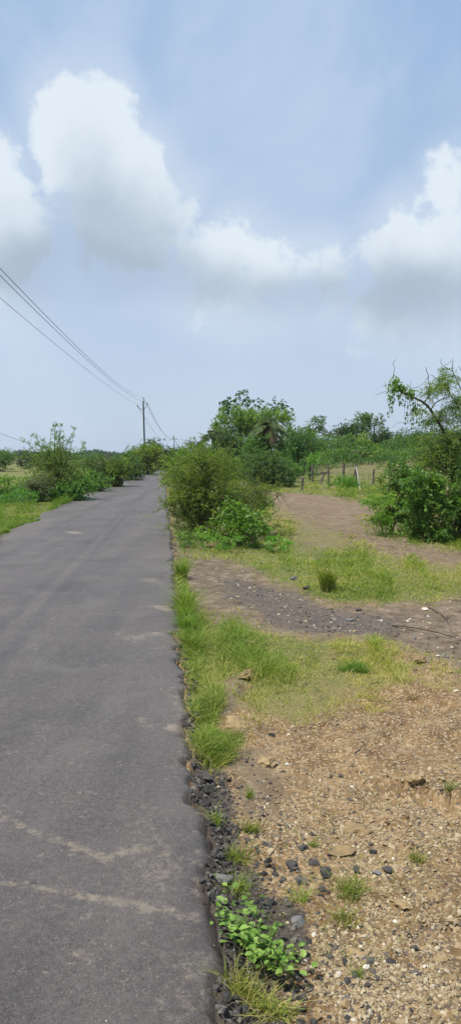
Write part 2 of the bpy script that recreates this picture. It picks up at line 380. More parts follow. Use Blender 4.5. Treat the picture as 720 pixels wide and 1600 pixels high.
ry = axis(1.2, 6.5, .03, 1.013, 135, .9); ry = np.concatenate([[-30, -12, -5, -2, 0, .5], ry])
U = np.concatenate([np.linspace(0, .86, 70)[:-1], np.linspace(.86, 1, 36)])
xr = XR(ry)[:, None]; xl = XL(ry)[:, None]
RX = xl + (xr - xl) * U[None]; RY = np.broadcast_to(ry[:, None], RX.shape)
de = xr - RX
RZ = (fbm(RX * 1.2, RY * .6, 2, 51) - .5) * .010 + .012 * np.sin(np.clip((RX - xl) / 3.36, 0, 1) * math.pi) * 1. + (fbm(RX * 22, RY * 22, 3, 52) - .5) * .006 * (1 - sst(6, 10, RY))
RZ = RZ - .03 * (1 - sst(0, .035, de)) * fbm(RX * 14, RY * 14, 3, 53) * 2
def segd(x, y, pts):
    d = np.full(x.shape, 1e9); P = [flat(*p) for p in pts]
    for a, b in zip(P[:-1], P[1:]):
        a = np.array(a); b = np.array(b); e = b - a
        t = np.clip(((x - a[0]) * e[0] + (y - a[1]) * e[1]) / (e @ e), 0, 1)
        d = np.minimum(d, np.hypot(x - a[0] - t * e[0], y - a[1] - t * e[1]))
    return d
dust = np.full(RX.shape, .06)
for pts, w, s in (([(-60, 1240), (0, 1278), (50, 1300), (110, 1322), (170, 1343)], .04, .62), ([(180, 1335), (225, 1325)], .05, .55), ([(0, 1380), (120, 1402), (200, 1413), (260, 1424), (318, 1438)], .035, .62),
                  ([(118, 1492), (150, 1500)], .035, .6), ([(310, 1375), (318, 1400)], .05, .65), ([(205, 998), (245, 990)], .12, .5), ([(240, 948), (262, 952)], .14, .55),
                  ([(270, 1137), (296, 1140)], .05, .8), ([(185, 990), (235, 1010)], .2, .35), ([(0, 845), (120, 800)], .5, .38), ([(60, 1145), (70, 1150)], .06, .4), ([(230, 905), (250, 912)], .15, .45),
                  ([(112, 832), (120, 834)], .2, .8), ([(225, 1280), (270, 1400), (300, 1560)], .25, .3), ([(95, 1255), (135, 1240)], .06, .35), ([(240, 1135), (215, 1125)], .06, .4)):
    d = segd(RX, RY, pts); dust = np.maximum(dust, s * np.exp(-(d / w) ** 2))
dust = dust + .16 * (1 - sst(0, .9, de)) * (fbm(RX * 1.5, RY * .8, 3, 61) > .5) + .22 * (1 - sst(0, .5, RX - xl))
edge = (1 - sst(0, .10, de)) * sst(.3, .6, fbm(RX * 5, RY * 5, 3, 63)); dust = dust + .3 * (1 - sst(0, .3, de)) * sst(.5, .62, fbm(RX * 2, RY * 1.3, 3, 64))
n0 = RX.size
V = np.stack([RX, RY, RZ], -1).reshape(-1, 3)
nyr, nxr = RX.shape
idx = np.arange(n0).reshape(nyr, nxr)
q = np.stack([idx[:-1, :-1], idx[:-1, 1:], idx[1:, 1:], idx[1:, :-1]], -1).reshape(-1, 4)
# broken right flank and left flank of the slab
fl = V[idx[:, -1]].copy(); fl[:, 2] = -.16; fl[:, 0] += .03 + .02 * vn(fl[:, 1] * 14, fl[:, 1] * 0, 88)
fm = V[idx[:, -1]].copy(); fm[:, 2] -= .035; fm[:, 0] += .012 + .02 * vn(fm[:, 1] * 25, fm[:, 1] * 0, 89)
ll = V[idx[:, 0]].copy(); ll[:, 2] = -.16; ll[:, 0] -= .03
base = n0; i = np.arange(nyr - 1)
q = np.concatenate([q, np.stack([idx[:-1, -1], base + i, base + i + 1, idx[1:, -1]], -1), np.stack([base + i, base + nyr + i, base + nyr + i + 1, base + i + 1], -1),
                    np.stack([base + 2 * nyr + i, idx[:-1, 0], idx[1:, 0], base + 2 * nyr + i + 1], -1)])
V = np.concatenate([V, fm, fl, ll])
dd = np.concatenate([dust.ravel(), np.zeros(nyr * 3)]); ee = np.concatenate([edge.ravel(), np.ones(nyr * 3)])
me = mk('road', V, q, {'dust': dd, 'edge': ee}, True); me.materials.append(M['asphalt'])
o = bpy.data.objects.new('road', me); C.objects.link(o); tag(o, kind='structure')

# ------------------------------------------------------------------ stones
_ic = []
def ico():
    t = (1 + 5 ** .5) / 2
    v = np.array([(-1, t, 0), (1, t, 0), (-1, -t, 0), (1, -t, 0), (0, -1, t), (0, 1, t), (0, -1, -t), (0, 1, -t), (t, 0, -1), (t, 0, 1), (-t, 0, -1), (-t, 0, 1)], float)
    v /= np.linalg.norm(v[0])
    f = np.array([(0, 11, 5), (0, 5, 1), (0, 1, 7), (0, 7, 10), (0, 10, 11), (1, 5, 9), (5, 11, 4), (11, 10, 2), (10, 7, 6), (7, 1, 8), (3, 9, 4), (3, 4, 2), (3, 2, 6), (3, 6, 8), (3, 8, 9), (4, 9, 5), (2, 4, 11), (6, 2, 10), (8, 6, 7), (9, 8, 1)])
    return v, f
IV, IF = ico()
def sub(v, f):
    v = list(map(tuple, v)); mem = {}; nf = []
    def mid(a, b):
        k = (min(a, b), max(a, b))
        if k not in mem:
            p = (np.array(v[a]) + np.array(v[b])); p /= np.linalg.norm(p); v.append(tuple(p)); mem[k] = len(v) - 1
        return mem[k]
    for a, b, c in f:
        x, y, z = mid(a, b), mid(b, c), mid(c, a); nf += [(a, x, z), (b, y, x), (c, z, y), (x, y, z)]
    return np.array(v), np.array(nf)
IV2, IF2 = sub(IV, IF); IV3, IF3 = sub(IV2, IF2)
def pebbles(mb, x, y, z, size, tint):
    n = len(x); k = len(IV)
    V = IV[None] * (1 + (rng.random((n, k, 1)) - .5) * .55)
    sc = size[:, None] * np.stack([rng.uniform(.7, 1.3, n), rng.uniform(.7, 1.3, n), rng.uniform(.45, .85, n)], -1)
    V = V * sc[:, None] * .5
    th = rng.random(n) * 6.28; c, s = np.cos(th)[:, None], np.sin(th)[:, None]
    V = np.stack([V[..., 0] * c - V[..., 1] * s, V[..., 0] * s + V[..., 1] * c, V[..., 2]], -1)
    tl = rng.normal(0, .35, (n, 2)); V[..., 2] += V[..., 0] * tl[:, :1] + V[..., 1] * tl[:, 1:]
    V += np.stack([x, y, z - size * .02], -1)[:, None]
    Fc = IF[None] + (np.arange(n) * k)[:, None, None]
    mb.add(V, Fc, np.repeat(tint, k))
def scatter(n, y0, y1, x0f, x1f):
    y = 1 / (1 / y0 - rng.random(n) * (1 / y0 - 1 / y1))     # more near the eye
    x = x0f(y) + (x1f(y) - x0f(y)) * rng.random(n)
    return x, y
# pale stones of the shoulder
mb = MB()
x, y = scatter(62000, 1.75, 7.0, lambda y: XR(y) + .02, lambda y: .36 * y + .3)
g = masks(x, y); clump = fbm(x * 2.2, y * 2.2, 4, 91)
keep = (rng.random(len(x)) < (1 - .9 * g['grass']) * (.05 + .8 * sst(.46, .68, clump)) * (1 - .45 * g['black']) * (1 - .65 * sst(4.2, 5.4, y)))
x, y = x[keep], y[keep]; z = H(x, y)
size = np.clip(rng.lognormal(math.log(.0074), .5, len(x)), .003, .03)
blk = g['black'][keep]
tint = np.where(rng.random(len(x)) < .13 + .5 * blk, rng.random(len(x)) * .24, .22 + .78 * rng.beta(2.2, 2.0, len(x)))
pebbles(mb, x, y, z, size, tint)
x, y = scatter(9000, 5.6, 13, lambda y: XR(y) + .1, lambda y: .34 * y + .3)
g = masks(x, y); keep = rng.random(len(x)) < g['track'] * (.25 + g['gravel'] * .9) * (1 - .8 * g['grass'])
x, y = x[keep], y[keep]; size = np.clip(rng.lognormal(math.log(.014), .5, len(x)), .006, .05)
pebbles(mb, x, y, H(x, y), size, np.where(rng.random(len(x)) < .7, rng.random(len(x)) * .25, rng.random(len(x)) * .7 + .3))
o = mb.build('gravel', M['pebble']); tag(o, 'loose tan and grey pebbles scattered over the bare soil of the shoulder', 'gravel', kind='stuff')
# black crumbs of broken asphalt
mb = MB()
x, y = scatter(20000, 1.7, 4.6, lambda y: XR(y) + .005, lambda y: XR(y) + .5)
dr = x - XR(y); keep = rng.random(len(x)) < np.exp(-dr / .15) * (1.4 * fbm(x * 4, y * 4, 3, 17) - .1) * (1 - .95 * sst(3.9, 4.3, y))
x, y = x[keep], y[keep]; dr = dr[keep]
size = np.clip(rng.lognormal(math.log(.0105), .6, len(x)), .004, .038)
pebbles(mb, x, y, H(x, y) + .012 * np.exp(-dr / .06), size, rng.random(len(x)))
x, y = scatter(500, 4.2, 14, lambda y: XR(y) - .01, lambda y: XR(y) + .07)
pebbles(mb, x, y, H(x, y) + .012, rng.uniform(.008, .03, len(x)), rng.random(len(x)))
o = mb.build('asphalt_crumbs', M['darkstone']); tag(o, 'black crumbled asphalt and chippings along the broken right edge of the road', 'rubble', kind='stuff')
# specks of grit on the road
mb = MB()
x, y = scatter(1100, 1.8, 14, lambda y: XL(y) + .1, lambda y: XR(y) - .02)
kk = rng.random(len(x)) < .25 + .75 * np.exp(-(XR(y) - x) / .5); x, y = x[kk], y[kk]
pebbles(mb, x, y, .006 + 0 * x + np.interp(0, [0], [0]), rng.uniform(.0018, .0045, len(x)) * (1 + y * .05), .3 + .7 * rng.random(len(x)))
o = mb.build('road_grit', M['pebble']); tag(o, 'tiny pale stones lying loose on the asphalt', 'grit', kind='stuff')

def stone(px, py, w, label, mat='darkstone', hgt=.55, name='stone', asp=1.0, group=None, t=.5, sink=.27):
    c = ground(px, py); D = math.hypot(c[1], EYE); s = w * D / F * (.88 if name == 'stone' else 1.)
    v = IV3.copy(); r = np.random.default_rng(int(px * 7 + py))
    for _ in range(9):                                        # chip flat facets off
        d = r.normal(size=3); d /= np.linalg.norm(d); k = r.uniform(.42, .75)
        q = v @ d; v = v - np.clip(q - k, 0, None)[:, None] * d
    v = v * (1 + (fbm(v[:, 0] * 3 + px, v[:, 1] * 3 + v[:, 2] * 2, 3, 5) - .5)[:, None] * (.22 if name == 'stone' else .9))
    v = v * np.array((s * .5 , s * .5 * asp, s * .5 * hgt))
    a = r.random() * 3; v = np.stack([v[:, 0] * math.cos(a * .4) - v[:, 1] * math.sin(a * .4), v[:, 0] * math.sin(a * .4) + v[:, 1] * math.cos(a * .4), v[:, 2]], -1)
    mb = MB(); mb.add(v + c + np.array((0, 0, s * .5 * hgt * (1 - 2 * sink))), IF3, t)
    o = mb.build(name, M[mat], origin=c); tag(o, label, 'stone' if name == 'stone' else 'clod', group); return o
for a in [
    (466, 1444, 30, 'grey flat stone among black crumbs beside the leafy weed', 'greystone', .5),
    (455, 1356, 22, 'black upright stone at the left end of the row of dark stones', 'darkstone', .8),
    (490, 1349, 20, 'dark flat stone second in the row of dark stones', 'darkstone', .5),
    (508, 1368, 26, 'large dark stone in the middle of the row of dark stones', 'darkstone', .7),
    (556, 1362, 18, 'dark stone above the low grass tuft', 'darkstone', .7),
    (580, 1332, 17, 'small rounded black stone set apart higher up the row', 'darkstone', .7),
    (588, 1366, 17, 'blue-grey stone left one of the close pair', 'greystone', .6),
    (605, 1362, 19, 'dark stone right one of the close pair', 'darkstone', .6),
    (473, 1326, 20, 'dark stone just above the row, right of the black crumbs', 'darkstone', .5),
    (646, 1482, 14, 'small dark stone alone in the tan gravel at bottom right', 'darkstone', .6),
    (473, 1562, 20, 'dark stone at the bottom beside the dry grass', 'darkstone', .7),
    (540, 1570, 17, 'ochre pebble near the bottom edge of the gravel', 'clod', .6),
    (495, 1590, 16, 'brown stone at the bottom edge right of the dark stone', 'clod', .6),
    (449, 1195, 9, 'small bright white pebble on the bare soil', 'pebble', .7),
    (350, 1378, 34, 'grey stone wedged in the broken road edge above the weed', 'greystone', .6),
    (345, 1410, 26, 'brown-grey stone below the wedged stone at the road edge', 'greystone', .6),
    (322, 1215, 34, 'flat slab of broken asphalt lying against the road edge', 'darkstone', .35),
    (479, 921, 16, 'dark angular stone at the near edge of the green grass', 'darkstone', .8),
    (458, 906, 17, 'grey-tan stone left of the angular stone at the grass edge', 'greystone', .6),
    (548, 970, 20, 'flat grey stone in the middle of the gravelly track', 'greystone', .3),
    (522, 968, 20, 'flat brownish stone left of the grey slab on the track', 'greystone', .3),
    (560, 954, 14, 'small dark stone behind the grey slab on the track', 'darkstone', .4),
    (662, 952, 18, 'pale flat stone on the bare track at right', 'palestone', .25),
    (645, 997, 12, 'small grey stone beside the dry twig on the track', 'greystone', .6),
    (692, 1026, 22, 'blue-grey slab of stone at the right edge', 'greystone', .3),
    (683, 1027, 10, 'whitish pebble left of the blue-grey slab', 'palestone', .6),
    (712, 1078, 14, 'pale tan stone at the right edge below the slab', 'palestone', .6),
    (700, 1050, 14, 'tan stone between the slab and the pale stone at right', 'clod', .6),
]:
    mt = a[4]
    if mt == 'palestone' or a[3].startswith('small bright white'):
        stone(a[0], a[1], a[2], a[3], 'pebble', a[5], t=.97)
    else: stone(a[0], a[1], a[2], a[3], mt, a[5])
for a in [(560, 1295, 52, 'rounded lump of tan earth right of centre, above the dark stones', .3), (532, 1330, 44, 'low brown lump of earth above the dark stones', .3),
          (412, 1192, 36, 'tan lump of earth right of the grass tuft on the road edge', .4), (365, 1132, 46, 'crusted clod of soil by the road grass', .35),
          (395, 1008, 26, 'pale clod poking out of the green grass', .6), (652, 1028, 30, 'brown clod at the right end of the short grass', .5),
          (650, 1222, 34, 'clod broken from the lip of soil at right', .7), (625, 1412, 30, 'smooth patch-like lump of tan earth in the gravel at right', .25), (385, 1055, 34, 'dark crumbled clod at the burrow in the grass', .6),
          (690, 1500, 34, 'low tan lump of earth near the bottom right corner', .25), (560, 1490, 30, 'low pale lump of earth in the lower gravel', .25)]:
    stone(a[0], a[1], a[2], a[3], 'clod', a[4], name='earth_clod', sink=.40, t=.35 if 'brown' in a[3] or 'dark' in a[3] else .6)

# ------------------------------------------------------------------ grass
def blades(mb, x, y, z, h, w, tint, lean=.5):
    n = len(x); th = rng.random(n) * 6.283; d = np.stack([np.cos(th), np.sin(th), np.zeros(n)], -1)
    ph = rng.random(n) * 6.283; s = np.stack([np.cos(ph), np.sin(ph), np.zeros(n)], -1) * (w * .5)[:, None]
    b = np.stack([x, y, z - .004], -1); k = (lean * (.3 + rng.random(n)) * h)[:, None]
    up = np.zeros((n, 3)); up[:, 2] = h
    m1 = b + up * .55 + d * k * .35; tp = b + up * (1 - .25 * rng.random((n, 1))) + d * k * 1.2
    V = np.stack([b - s, b + s, m1 + s * .8, m1 - s * .8, tp], 1)
    f = np.array([(0, 1, 2), (0, 2, 3), (3, 2, 4)])[None] + (np.arange(n) * 5)[:, None, None]
    mb.add(V, f, np.repeat(tint, 5))
def pick(n, y0, y1, side):
    if side > 0: x, y = scatter(n, y0, y1, lambda y: XR(y) + .005, lambda y: .345 * y + .5)
    else: x, y = scatter(n, y0, y1, lambda y: -.345 * y - .8, lambda y: np.maximum(XL(y), -.345 * y - .79))
    return x, y
mb = MB()
for (n, y0, y1, side) in ((260000, 3.2, 20, 1), (80000, 20, 75, 1), (50000, 11, 70, -1)):
    x, y = pick(n, y0, y1, side); g = masks(x, y)
    sc = fbm(x / (.05 * y + .1), y / (.1 * y + .2), 4, 101)
    patch = sst(.40, .60, sc)
    if side > 0: patch = np.where(y < 17, np.clip(.62 * patch + g['lz'] * (.4 + .6 * patch), 0, 1), patch)
    else: patch = .45 + .55 * patch
    dens = np.clip(g['grass'] * (.15 + 1.05 * patch) * (1.0 if side > 0 else 1.3), 0, 1)
    if side > 0: dens = np.clip(dens + .9 * poly(P_STRIP, x, y, .01, .3) * sst(.28, .5, fbm(x * 5, y * 3, 3, 133)), 0, 1) * np.where(y < 20, 1, .8)
    k = (rng.random(n) < dens) & g['offroad']; x, y = x[k], y[k]; n2 = len(x)
    lush = g['lush'][k]; pt = patch[k]
    tf = sst(.35, .75, fbm(x / (.02 * y + .05), y / (.035 * y + .08), 3, 171))
    h = (.35 + 1.15 * tf) * np.where(y < 20, 1.7, 1.1) * (.016 + .03 * lush * pt + .02 * rng.random(n2) + .04 * lush * pt * rng.random(n2) ** 2) * (1 + .9 * sst(14, 40, y)) * (1.15 if side > 0 else 1.5)
    strip = poly(P_STRIP, x, y, .01, .1) if side > 0 else 0
    h = h * (1 + .7 * strip * sst(.3, .7, vn(x * 4, y * 1.6, 131)))
    w = np.maximum(.0035, y * .0009) * (.7 + .6 * rng.random(n2))
    tint = np.clip((0 if side > 0 else -.25) - .30 * (tf - .5) + .78 - .34 * lush - .12 * pt - .18 * strip + rng.normal(0, .26, n2) + .8 * (fbm(x * .9, y * .5, 3, 111) - .5), 0, 1)
    blades(mb, x, y, H(x, y), h, w, tint, 1.15)
# thin sparse sprouts over the bare soil
x, y = scatter(2600, 2.1, 5.5, lambda y: XR(y) + .1, lambda y: .33 * y + .2)
k = fbm(x * 2.5, y * 2.5, 3, 121) > .6; x, y = x[k], y[k]
blades(mb, x, y, H(x, y), .012 + .02 * rng.random(len(x)), np.full(len(x), .0025), rng.random(len(x)) * .6 + .3, 1.)
o = mb.build('grass', M['grass']); tag(o, 'short green and yellowing grass growing in patches over the verge and fields', 'grass', kind='stuff')

def tuft(px, py, wpx, hpx, n, label, tint=.25, lean=1.0, bw=.004, mat='grass', group=None, name='grass_tuft'):
    c = ground(px, py); D = math.hypot(c[1], EYE); rad = wpx * D / F * .5; hh = hpx * D / F
    root = empty(name, c, label, 'grass tuft', group)
    mb = MB(); a = rng.random(n) * 6.28; r = rad * .65 * rng.random(n) ** .7
    x = c[0] + np.cos(a) * r; y = c[1] + np.sin(a) * r * .9
    blades(mb, x, y, H(x, y), hh * (.45 + .6 * rng.random(n)), np.full(n, bw) * (.7 + .6 * rng.random(n)), np.clip(tint + rng.normal(0, .18, n), 0, 1), lean)
    mb.build('blades', M[mat], root, origin=c)
    mb = MB(); k = n // 6; a = rng.random(k) * 6.28; r = rad * .8 * rng.random(k) ** .7
    x = c[0] + np.cos(a) * r; y = c[1] + np.sin(a) * r
    blades(mb, x, y, H(x, y), hh * (.25 + .4 * rng.random(k)), np.full(k, bw * .8), np.clip(.8 + rng.normal(0, .1, k), 0, 1), lean * 1.4)
    mb.build('dry_blades', M['dry'], root, origin=c); return root
tuft(512, 924, 34, 46, 420, 'tall dark clump of grass standing at the edge of the gravelly track', .22, .45, .006)
tuft(350, 1160, 92, 20, 330, 'bright green grass tuft hanging over the broken road edge', .2, 1.2)
tuft(328, 1105, 70, 24, 280, 'green grass tuft on the road edge above the crusted clod', .22, 1.2)
tuft(550, 1050, 70, 22, 520, 'low bluish green patch-like tuft in the short grass', .08, 1.0)
tuft(390, 1246, 20, 20, 40, 'tiny grass tuft among black crumbs, highest of the shoulder tufts', .3, 1.0)
tuft(338, 1285, 26, 24, 50, 'small yellowing tuft on the black crumbs at the road edge', .5, 1.3)
tuft(392, 1300, 30, 26, 60, 'thin tuft on black crumbs right of the yellowing one', .45, 1.2)
tuft(372, 1345, 56, 28, 80, 'spreading grass tuft above the grey wedged stone', .4, 1.3)
tuft(372, 1392, 54, 28, 80, 'grass tuft just above the leafy weed', .4, 1.3)
tuft(545, 1395, 74, 34, 130, 'thin grass tuft growing below the row of dark stones', .4, 1.2, .003)
tuft(540, 1440, 60, 26, 80, 'wispy grass tuft below the thin one in the gravel', .5, 1.2, .003)
tuft(468, 1408, 40, 30, 60, 'sparse sprouts left of the thin tuft', .6, 1.3, .003)
tuft(490, 1322, 18, 14, 30, 'tiny green sprout above the row of dark stones', .25, 1.2, .003)
tuft(650, 1345, 34, 26, 60, 'small pale sprout in the gravel at right', .5, 1.2, .003)
tuft(702, 1250, 24, 22, 50, 'small green sprout at the right edge under the soil lip', .3, 1.2, .003)
tuft(385, 1560, 90, 36, 200, 'dry tangled grass tuft below the leafy weed', .65, 1.3, .003)
tuft(430, 1585, 80, 30, 130, 'dry and green tuft at the bottom edge of the shoulder', .6, 1.6, .004)
tuft(560, 1525, 24, 22, 30, 'tiny faint sprout low in the gravel', .5, 1.2, .003)
tuft(284, 905, 22, 40, 200, 'tall tuft at the far end of the road edge grass', .2, .8, .007)
tuft(292, 985, 44, 34, 260, 'leafy tuft half way along the road edge grass', .15, .9, .006)

# ------------------------------------------------------------------ leaves and plants
def unit(v): return v / (np.linalg.norm(v, axis=-1, keepdims=True) + 1e-9)
def leaves(mb, P, D, L, W, tint, droop=.25):
    n = len(P); D = unit(D); nr = unit(rng.normal(size=(n, 3)) * .8 + np.array((0, 0, 1.)))
    S = unit(np.cross(D, nr)); U = np.cross(S, D); L = np.broadcast_to(L, (n,))[:, None]; W = np.broadcast_to(W, (n,))[:, None]
    m = P + D * L * .45
    tip = P + D * L - np.array((0, 0, 1.)) * L * droop
    V = np.stack([P, m + S * W * .5 + U * W * .12, tip, m - S * W * .5 + U * W * .12], 1)
    f = np.array([(0, 1, 2), (0, 2, 3)])[None] + (np.arange(n) * 4)[:, None, None]
    mb.add(V, f, np.repeat(tint, 4))
def sprigs(mbl, mbt, P, D, SL, M_, L, W, droop=.3, out=.8, tw=None, tint0=None, pair=True):
    """P,D: sprig roots and directions; leaves ride along each sprig"""
    n = len(P); D = unit(D); t = (np.arange(M_) + .5)[None] / M_ + (rng.random((n, M_)) - .5) / M_; t = .12 + .88 * t
    SLa = np.broadcast_to(SL, (n,))[:, None, None]
    pos = P[:, None] + D[:, None] * SLa * t[..., None] - np.array((0, 0, 1.)) * SLa * droop * (t ** 2)[..., None]
    a = unit(np.cross(D, rng.normal(size=(n, 3)))); sgn = np.where(np.arange(M_) % 2, 1, -1)[None, :, None]
    dirs = D[:, None] * (1 - out * .5) + a[:, None] * sgn * out + rng.normal(size=(n, M_, 3)) * .3
    base = (rng.random(n) if tint0 is None else tint0)[:, None]
    tint = np.clip(base * .62 + .42 * rng.random((n, M_)) + .06, 0, 1)
    k = rng.uniform(.7, 1.3, n * M_)
    leaves(mbl, pos.reshape(-1, 3), dirs.reshape(-1, 3), L * k, W * k, tint.ravel())
    if mbt is not None and tw:
        tt = np.array((0, .5, 1.)); Q = P[:, None] + D[:, None] * SLa * tt[None, :, None] - np.array((0, 0, 1.)) * SLa * droop * (tt ** 2)[None, :, None]
        a2 = a * tw; b2 = unit(np.cross(D, a)) * tw
        ring = np.stack([a2, -a2 * .5 + b2 * .87, -a2 * .5 - b2 * .87], 1)
        V = Q[:, :, None] + ring[:, None] * np.array((1., .8, .4))[None, :, None, None]
        V = V.reshape(n, 9, 3); fs = []
        for i in (0, 3):
            for j in range(3): k2 = (j + 1) % 3; fs += [(i + j, i + k2, i + 3 + k2), (i + j, i + 3 + k2, i + 3 + j)]
        mbt.add(V, np.array(fs)[None] + (np.arange(n) * 9)[:, None, None], .5)
def bez(a, b, bend, n=6):
    a = np.asarray(a, float); b = np.asarray(b, float); c = (a + b) / 2 + bend; t = np.linspace(0, 1, n)[:, None]
    return (1 - t) ** 2 * a + 2 * t * (1 - t) * c + t * t * b

def plant(name, label, cat, bpx, D, blobs, dens=1.0, leaf=(.08, .02), sprig=(.25, 8), mat='feather', wood='bark', stems=3, r0=.02, up=.5, spread=.18,
          droop=.3, shell=.5, trunk=None, clump=1.0, group=None, stemname='stems', leafname='foliage', limb=True, twig=True, seed=None, bend=.15, skirt=.7):
    """blobs: (px, py, rpx, rpy[, depth m[, dD]]) measured at distance D; all become real ellipsoids there"""
    global rng
    keep_rng = rng; rng = np.random.default_rng(seed if seed is not None else int(bpx * 31 + D * 17))
    bx = at(bpx, 712, D)[0]; base = np.array((bx, D, Hs(bx, D) - .02)); k = D / F
    root = empty(name, base, label, cat, group)
    ml = MB(); mt = MB(); tips = []
    if not trunk and skirt:
        xs0 = min(b[0] - b[2] * .35 for b in blobs); xs1 = max(b[0] + b[2] * .35 for b in blobs); gy_ = 712 + (EYE - base[2]) * F / D
        low_ = max(b[1] + b[3] * .3 for b in blobs); hh = max(6, (gy_ - low_) * .6); nsk = max(1, int(round((xs1 - xs0) / max(2.2 * hh, 14))))
        blobs = list(blobs) + [(xs0 + (i + .5) * (xs1 - xs0) / nsk, gy_ - hh * .55, (xs1 - xs0) / nsk * .62, hh * .75, None, 0, skirt) for i in range(nsk)]
    if stems <= 3 and not trunk: twig = False
    for bl in blobs:
        px, py, rx, ry = bl[:4]; dep = bl[4] if len(bl) > 4 and bl[4] else min(rx * k, 1.2); dD = bl[5] if len(bl) > 5 else 0; dn = bl[6] if len(bl) > 6 else 1.
        c = at(px, py, D) + np.array((0, dD, 0)); Rr = np.array((rx * k, dep, ry * k))
        area = math.pi * Rr[0] * Rr[2]
        nl = int(dens * dn * 4.6 * area / (leaf[0] * leaf[1] * .5)); nsp = max(4, nl // sprig[1])
        nc = max(3, int(clump * 14 * (max(Rr) / .8) ** .7)) if clump else nsp
        u = unit(rng.normal(size=(nc, 3))); u[:, 2] = np.abs(u[:, 2]) * np.where(rng.random(nc) < .72, 1, -1)
        cr = (shell + (1 - shell) * rng.random(nc) ** .6) * rng.uniform(.8, 1.12, nc)
        cc = c + u * cr[:, None] * Rr; ct = rng.random(nc)
        w = rng.random(nc) + .3; ci = rng.choice(nc, nsp, p=w / w.sum())
        P = cc[ci] + rng.normal(size=(nsp, 3)) * spread * Rr.mean() * 1.4
        gz = H(P[:, 0], P[:, 1]); P[:, 2] = np.maximum(P[:, 2], gz + .03 + .05 * rng.random(nsp))
        outd = unit((P - c) / Rr)
        d = outd * .8 + np.array((0, 0, up)) + rng.normal(size=(nsp, 3)) * .45
        sprigs(ml, mt if twig else None, P - unit(d) * sprig[0] * .4, d, sprig[0] * rng.uniform(.6, 1.4, nsp), sprig[1], leaf[0], leaf[1], droop, tw=.0025 + D * .00008, tint0=np.clip(ct[ci] * .6 + .4 * rng.random(nsp), 0, 1))
        for i in range(nc): tips.append(cc[i])
    tips = np.array(tips)
    # stems and limbs
    if trunk:
        th, tr = trunk
        top = base + np.array((rng.normal() * .1 * th, rng.normal() * .1 * th, th)); tp = bez(base, top, rng.normal(size=3) * .06 * th, 7)
        mt2 = MB(); mt2.tube(tp, np.linspace(tr, tr * .7, 7) * np.array((1.35, 1.08, 1, 1, 1, 1, 1)), 8); mt2.build('trunk', M[wood], root, origin=base)
        forks = [top] * 4
    else:
        forks = [base + np.array((rng.normal() * min(.04, r0), rng.normal() * min(.04, r0), 0)) for _ in range(stems)]
    if limb:
        kk = min(len(tips), 9 if trunk else 8 + stems * 5)
        sel = rng.choice(len(tips), kk, replace=False)
        mains = []
        for j, i in enumerate(sel[:max(stems, 3)]):
            a = forks[j % len(forks)]; L = np.linalg.norm(tips[i] - a)
            p = bez(a, tips[i], np.array((0, 0, L * bend)) + rng.normal(size=3) * L * .08, 9); mains.append(p)
            mt.tube(p, np.linspace(r0, r0 * .3, 9), 6)
        for i in sel[max(stems, 3):]:
            p0 = mains[rng.integers(len(mains))]; a = p0[rng.integers(2, 6)]; L = np.linalg.norm(tips[i] - a)
            mt.tube(bez(a, tips[i], np.array((0, 0, L * bend)) + rng.normal(size=3) * L * .1, 7), np.linspace(r0 * .5, r0 * .14, 7), 5)
    if mt.v: mt.build(stemname, M[wood], root, origin=base)
    ml.build(leafname, M[mat], root, origin=base)
    rng = keep_rng
    return root, base

# --- the shrubs on the right of the road
plant('feathery_shrub', 'large feathery shrub arching over the right road edge, nearest of the roadside shrubs', 'shrub', 318, 14.6,
      [(300, 796, 32, 34, .5), (328, 772, 36, 34, .55), (290, 764, 24, 32, .45), (312, 738, 30, 28, .5), (280, 792, 14, 26, .4, 0, .5), (346, 800, 30, 26, .5), (372, 770, 24, 18, .4, 0, .35), (312, 822, 36, 14, .5)],
      dens=.62, leaf=(.075, .017), sprig=(.34, 10), mat='feather', stems=7, r0=.018, up=.8, spread=.26, clump=1.3, skirt=.4)
plant('feathery_shrub', 'tall feathery shrub rising behind the nearest roadside shrub', 'shrub', 318, 19,
      [(312, 738, 40, 26, .9), (298, 728, 28, 22, .7), (332, 736, 34, 24, .8), (306, 714, 18, 14, .5, 0, .7)], dens=.65, leaf=(.085, .022), sprig=(.34, 9), mat='feather', stems=6, r0=.02, up=.9, spread=.2)
plant('feathery_shrub', 'slender feathery shrub beside the road behind the tall one', 'shrub', 283, 27,
      [(284, 742, 18, 22, .8), (300, 735, 20, 22, .8)], dens=.9, leaf=(.10, .03), sprig=(.36, 8), mat='feather', stems=4, r0=.02, up=.8)
plant('thorn_bush', 'open thorny bush with a dark branch reaching right over the dry grass', 'bush', 372, 15.4,
      [(395, 772, 34, 18, .5), (428, 768, 20, 10, .3, 0, .55), (370, 782, 26, 22, .5), (415, 790, 16, 12, .3, 0, .5)], dens=.3, leaf=(.05, .014), sprig=(.26, 9), mat='feather', stems=5, r0=.016, up=.3, clump=1.0, spread=.25)
plant('broadleaf_creeper', 'bright broad-leaved creeper heaped at the foot of the feathery shrub', 'creeper', 385, 13.6,
      [(388, 818, 28, 24, .45), (362, 806, 26, 20, .4), (405, 834, 16, 14, .3), (345, 822, 22, 16, .3, 0, .7)], dens=.7, leaf=(.065, .038), sprig=(.16, 5), mat='creeper', stems=4, r0=.008, up=.2, droop=.6, clump=1.4)
plant('weed_clump', 'clump of low mixed weeds at the road side foot of the nearest feathery shrub', 'weed', 288, 13.2, [(284, 842, 14, 8, .25), (305, 838, 16, 9, .3)], dens=.5, leaf=(.06, .018), sprig=(.14, 6), mat='feather', stems=3, r0=.004, up=1.)
